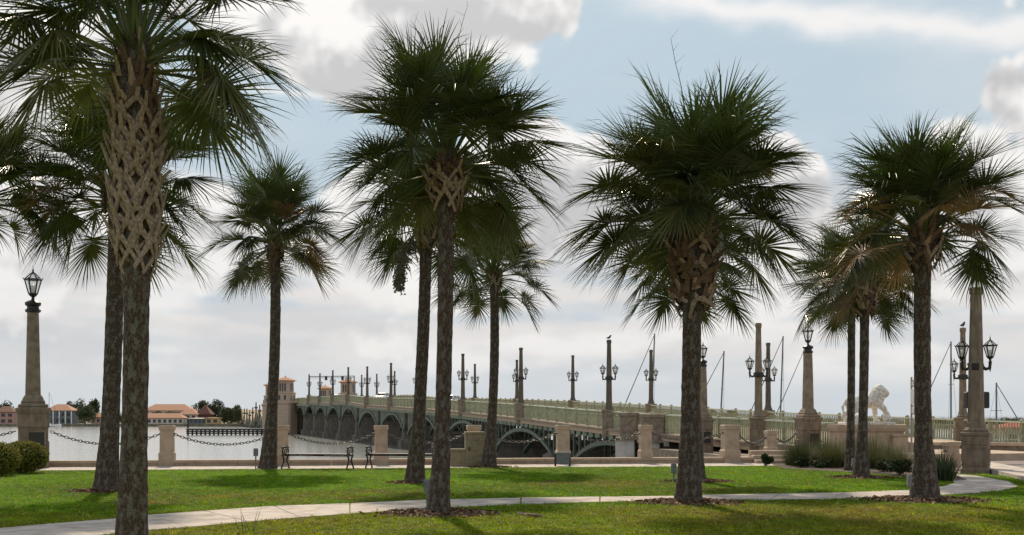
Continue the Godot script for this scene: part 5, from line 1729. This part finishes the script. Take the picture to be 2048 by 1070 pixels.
func make_far() -> void:
	var d := 515.0
	var y := -0.9
	# houses on the left shore
	var h := house("orange-roofed house with white pillars, beside the left lamp pillar", Vector3(-195, y, -520.0), Vector3(11, 5.6, 9), 2.9, M.iron_grey, M.tile, 5, 2)
	for k in 6:
		var s := Shape.new()
		s.box(Vector3(-6.5 + 2.6 * k, 2.6, 6.6), Vector3(0.35, 5.6, 0.35))
		part(h, "pillar", s.mesh(), M.white)
	house("pinkish house at the far left, seen left of the lamp pillar", Vector3(-218.833, y, -520.0), Vector3(9, 5.0, 8), 2.6, M.stucco_pink, M.tile_dark, 3, 2)
	house("small house with pale roof, seen left of the two left palm trunks", Vector3(-175.87, y, -516.0), Vector3(8, 2.8, 6), 2.0, M.stucco_pink, M.tile, 4, 1)
	house("long low building with orange roof on the far shore", Vector3(-150.5, y, -516.0), Vector3(20, 2.4, 7), 2.2, M.stucco, M.tile, 9, 1)
	house("large orange-roofed villa behind the long low building", Vector3(-155.325, y, -545.0), Vector3(21, 5.8, 10), 3.0, M.stucco, M.tile, 7, 2)
	house("orange-roofed wing at the right of the large villa", Vector3(-142.753, y, -532.0), Vector3(8, 4.0, 8), 2.6, M.stucco, M.tile, 3, 2)
	house("dark brown roofed house right of the orange villa", Vector3(-136.648, y, -535.0), Vector3(6, 4.0, 8), 4.6, M.tile_dark, M.tile_dark, 2, 1)
	house("flat grey building at the shore below the villa", Vector3(-134.068, y, -514.0), Vector3(7, 2.2, 5), 0.4, M.iron_grey, M.stucco, 4, 1)
	house("ochre flat-roofed building at the shore near the bridge's far end", Vector3(-127.858, y, -514.0), Vector3(5.5, 2.4, 5), 0.3, M.stucco_ochre, M.stucco_ochre, 2, 1)
	house("red-roofed marina house at the right edge", Vector3(55.99, -2.0, -132.0), Vector3(5.6, 2.35, 4.5), 0.75, M.stucco, M.tile_red, 3, 1)
	# trees that stand out
	var trees := [
		[10, 528, 6.5, 5.5, "crown_dark", "dark tree behind the pinkish house"], [150, 535, 6, 6.6, "crown_dark", "dark rounded tree behind the orange-roofed pillared house"],
		[170, 512, 5.5, 4.6, "crown_far", "broad green tree at the shore right of the pillared house"], [188, 540, 4, 6.4, "crown_dark", "tree seen just left of the two left palm trunks"],
		[428, 545, 7, 6.6, "crown_dark", "tall dark rounded tree right of the orange villa"], [405, 560, 6, 6.0, "crown_dark", "dark tree peeking over the brown roof"],
		[462, 530, 4.5, 4.2, "crown_gold", "golden tree near the bridge's far end"], [448, 524, 4.5, 4.2, "crown_far", "green tree left of the golden tree"],
		[476, 522, 4.5, 4.4, "crown_far", "green tree right of the golden tree"], [1458, 420, 5, 3.2, "crown_dark", "dark treetop showing over the bridge railing between two masts"],
		[1420, 430, 5, 2.8, "crown_far", "treetop showing over the railing right of the swollen-collared palm"], [320, 520, 5, 3.0, "crown_far", "bushy tree in front of the villa roof, left one"], [350, 520, 5, 3.0, "crown_far", "bushy tree in front of the villa roof, right one"]]
	for i in trees.size():
		var q: Array = trees[i]
		tree(q[5], Vector3((q[0] - 1024.0) / 2400.0 * q[1], y, -q[1]), Vector3(q[2], q[3], q[2]) * 0.86, 900 + i, M[q[4]])
	# the rest of the woods reads as one mass
	var clump := leafy(950, 900, Vector3(5.5, 3.6, 5.0), 0.34, 0.3, 10)
	var places := []
	for i in 150:
		var x := -330.0 + 250.0 * i / 150.0
		var dd := rng.randf_range(545, 640)
		if x > -125.0 and x < -90.0:
			dd = rng.randf_range(528, 560)
		var sc := rng.randf_range(0.55, 1.05)
		places.append(Transform3D(Basis(Vector3.UP, rng.randf() * TAU).scaled(Vector3(sc * 1.1, sc, sc * 1.1)), Vector3(x * dd / 520.0, y + 2.6 * sc, -dd)))
	for i in 110:
		var x := 60.0 + 380.0 * i / 110.0
		var sc := rng.randf_range(0.35, 0.75)
		var zz := 445.0 - 0.42 * (x - 60.0) + rng.randf_range(5, 60)
		places.append(Transform3D(Basis(Vector3.UP, rng.randf() * TAU).scaled(Vector3(sc * 1.2, sc * 0.8, sc * 1.2)), Vector3(x, y + 1.6 * sc, -zz)))
	tag(copies(self, "far_woods", clump, M.crown_far, places), "low green woods along the far shores", "woods")
	# fender pier of dark piles in front of the bascule pier
	var t := thing("fender_pier", "long dark timber fender pier in the water left of the bridge", "pier")
	var x0 := -68.58
	var x1 := -52.07
	for i in 19:
		var s := Shape.new()
		var x := lerpf(x0, x1, i / 18.0)
		s.tube([Vector3(x, -5.0, -254.0), Vector3(x, -0.75 if i else 1.4, -254.0)], [0.22, 0.20], 8)
		part(t, "pile", s.mesh(), M.timber)
	for q in [[-0.85, 0.30], [-1.25, 0.28], [-1.62, 0.26]]:
		var s := Shape.new()
		s.box(Vector3((x0 + x1) * 0.5, q[0], -253.72), Vector3(x1 - x0 + 0.6, q[1], 0.16))
		part(t, "plank", s.mesh(), M.timber)
	var dk := Shape.new()
	dk.box(Vector3((x0 + x1) * 0.5, -0.62, -254.3), Vector3(x1 - x0 + 0.8, 0.14, 1.3))
	part(t, "walkway", dk.mesh(), M.pier_pale)
	# moored boats: masts rise over the railing
	var boats := [
		[15.84, -132.0, 12.895, 0.45, "sailboat whose tall mast rises behind the palm-side far column", PI], [22.72, -128.0, 10.747, 0.5, "sailboat with the short mast right of the swollen-collared palm", PI],
		[29.575, -130.0, 12.483, 0.4, "sailboat with the mast between the first near column and the lamp pillar", PI], [34.65, -140.0, 11.533, 0.0, "sailboat whose mast hides behind the lamp pillar left of the lion", PI],
		[44.5, -120.0, 11.25, 0.0, "sailboat with the mast left of the far right column", PI], [44.753, -112.0, 6.913, 0.0, "sailboat with the thin mast right of the lone lamp column", 0.4]]
	for q in boats:
		sailboat(q[4], Vector3(q[0], -2.0, q[1]), q[5], q[2], -q[3])
	sailboat("small sailboat at the far shore beside the pillared house", Vector3(-185.8, -2.0, -480.0), 0.3, 14.0, 0.0)
	# white railings of the marina at the right
	t = thing("dock_railing", "white dock railing behind the parapet at the right edge", "railing", Vector3(41.333, -2.0, -100.0), 0.1)
	for i in 12:
		var s := Shape.new()
		s.box(Vector3(-1.6 + 0.28 * i, 1.45, 0), Vector3(0.05, 0.85, 0.05))
		part(t, "picket", s.mesh(), M.white)
	for q: float in [1.25, 1.8]:
		var s := Shape.new()
		s.box(Vector3(-0.05, q, 0.055), Vector3(3.3, 0.07, 0.05))
		part(t, "rail", s.mesh(), M.white)
	var s := Shape.new()
	s.box(Vector3(0, 0.75, 0), Vector3(6.0, 0.5, 2.4))
	part(t, "dock", s.mesh(), M.pier_pale)

func _ready() -> void:
	rng.seed = 20240
	soft.seed = 9
	soft.noise_type = FastNoiseLite.TYPE_SIMPLEX_SMOOTH
	soft.frequency = 0.11
	soft.fractal_octaves = 3
	set_stage()
	make_materials()
	make_ground()
	make_bridge()
	make_palms()
	make_waterfront()
	make_lion()
	make_far()
	make_turf()
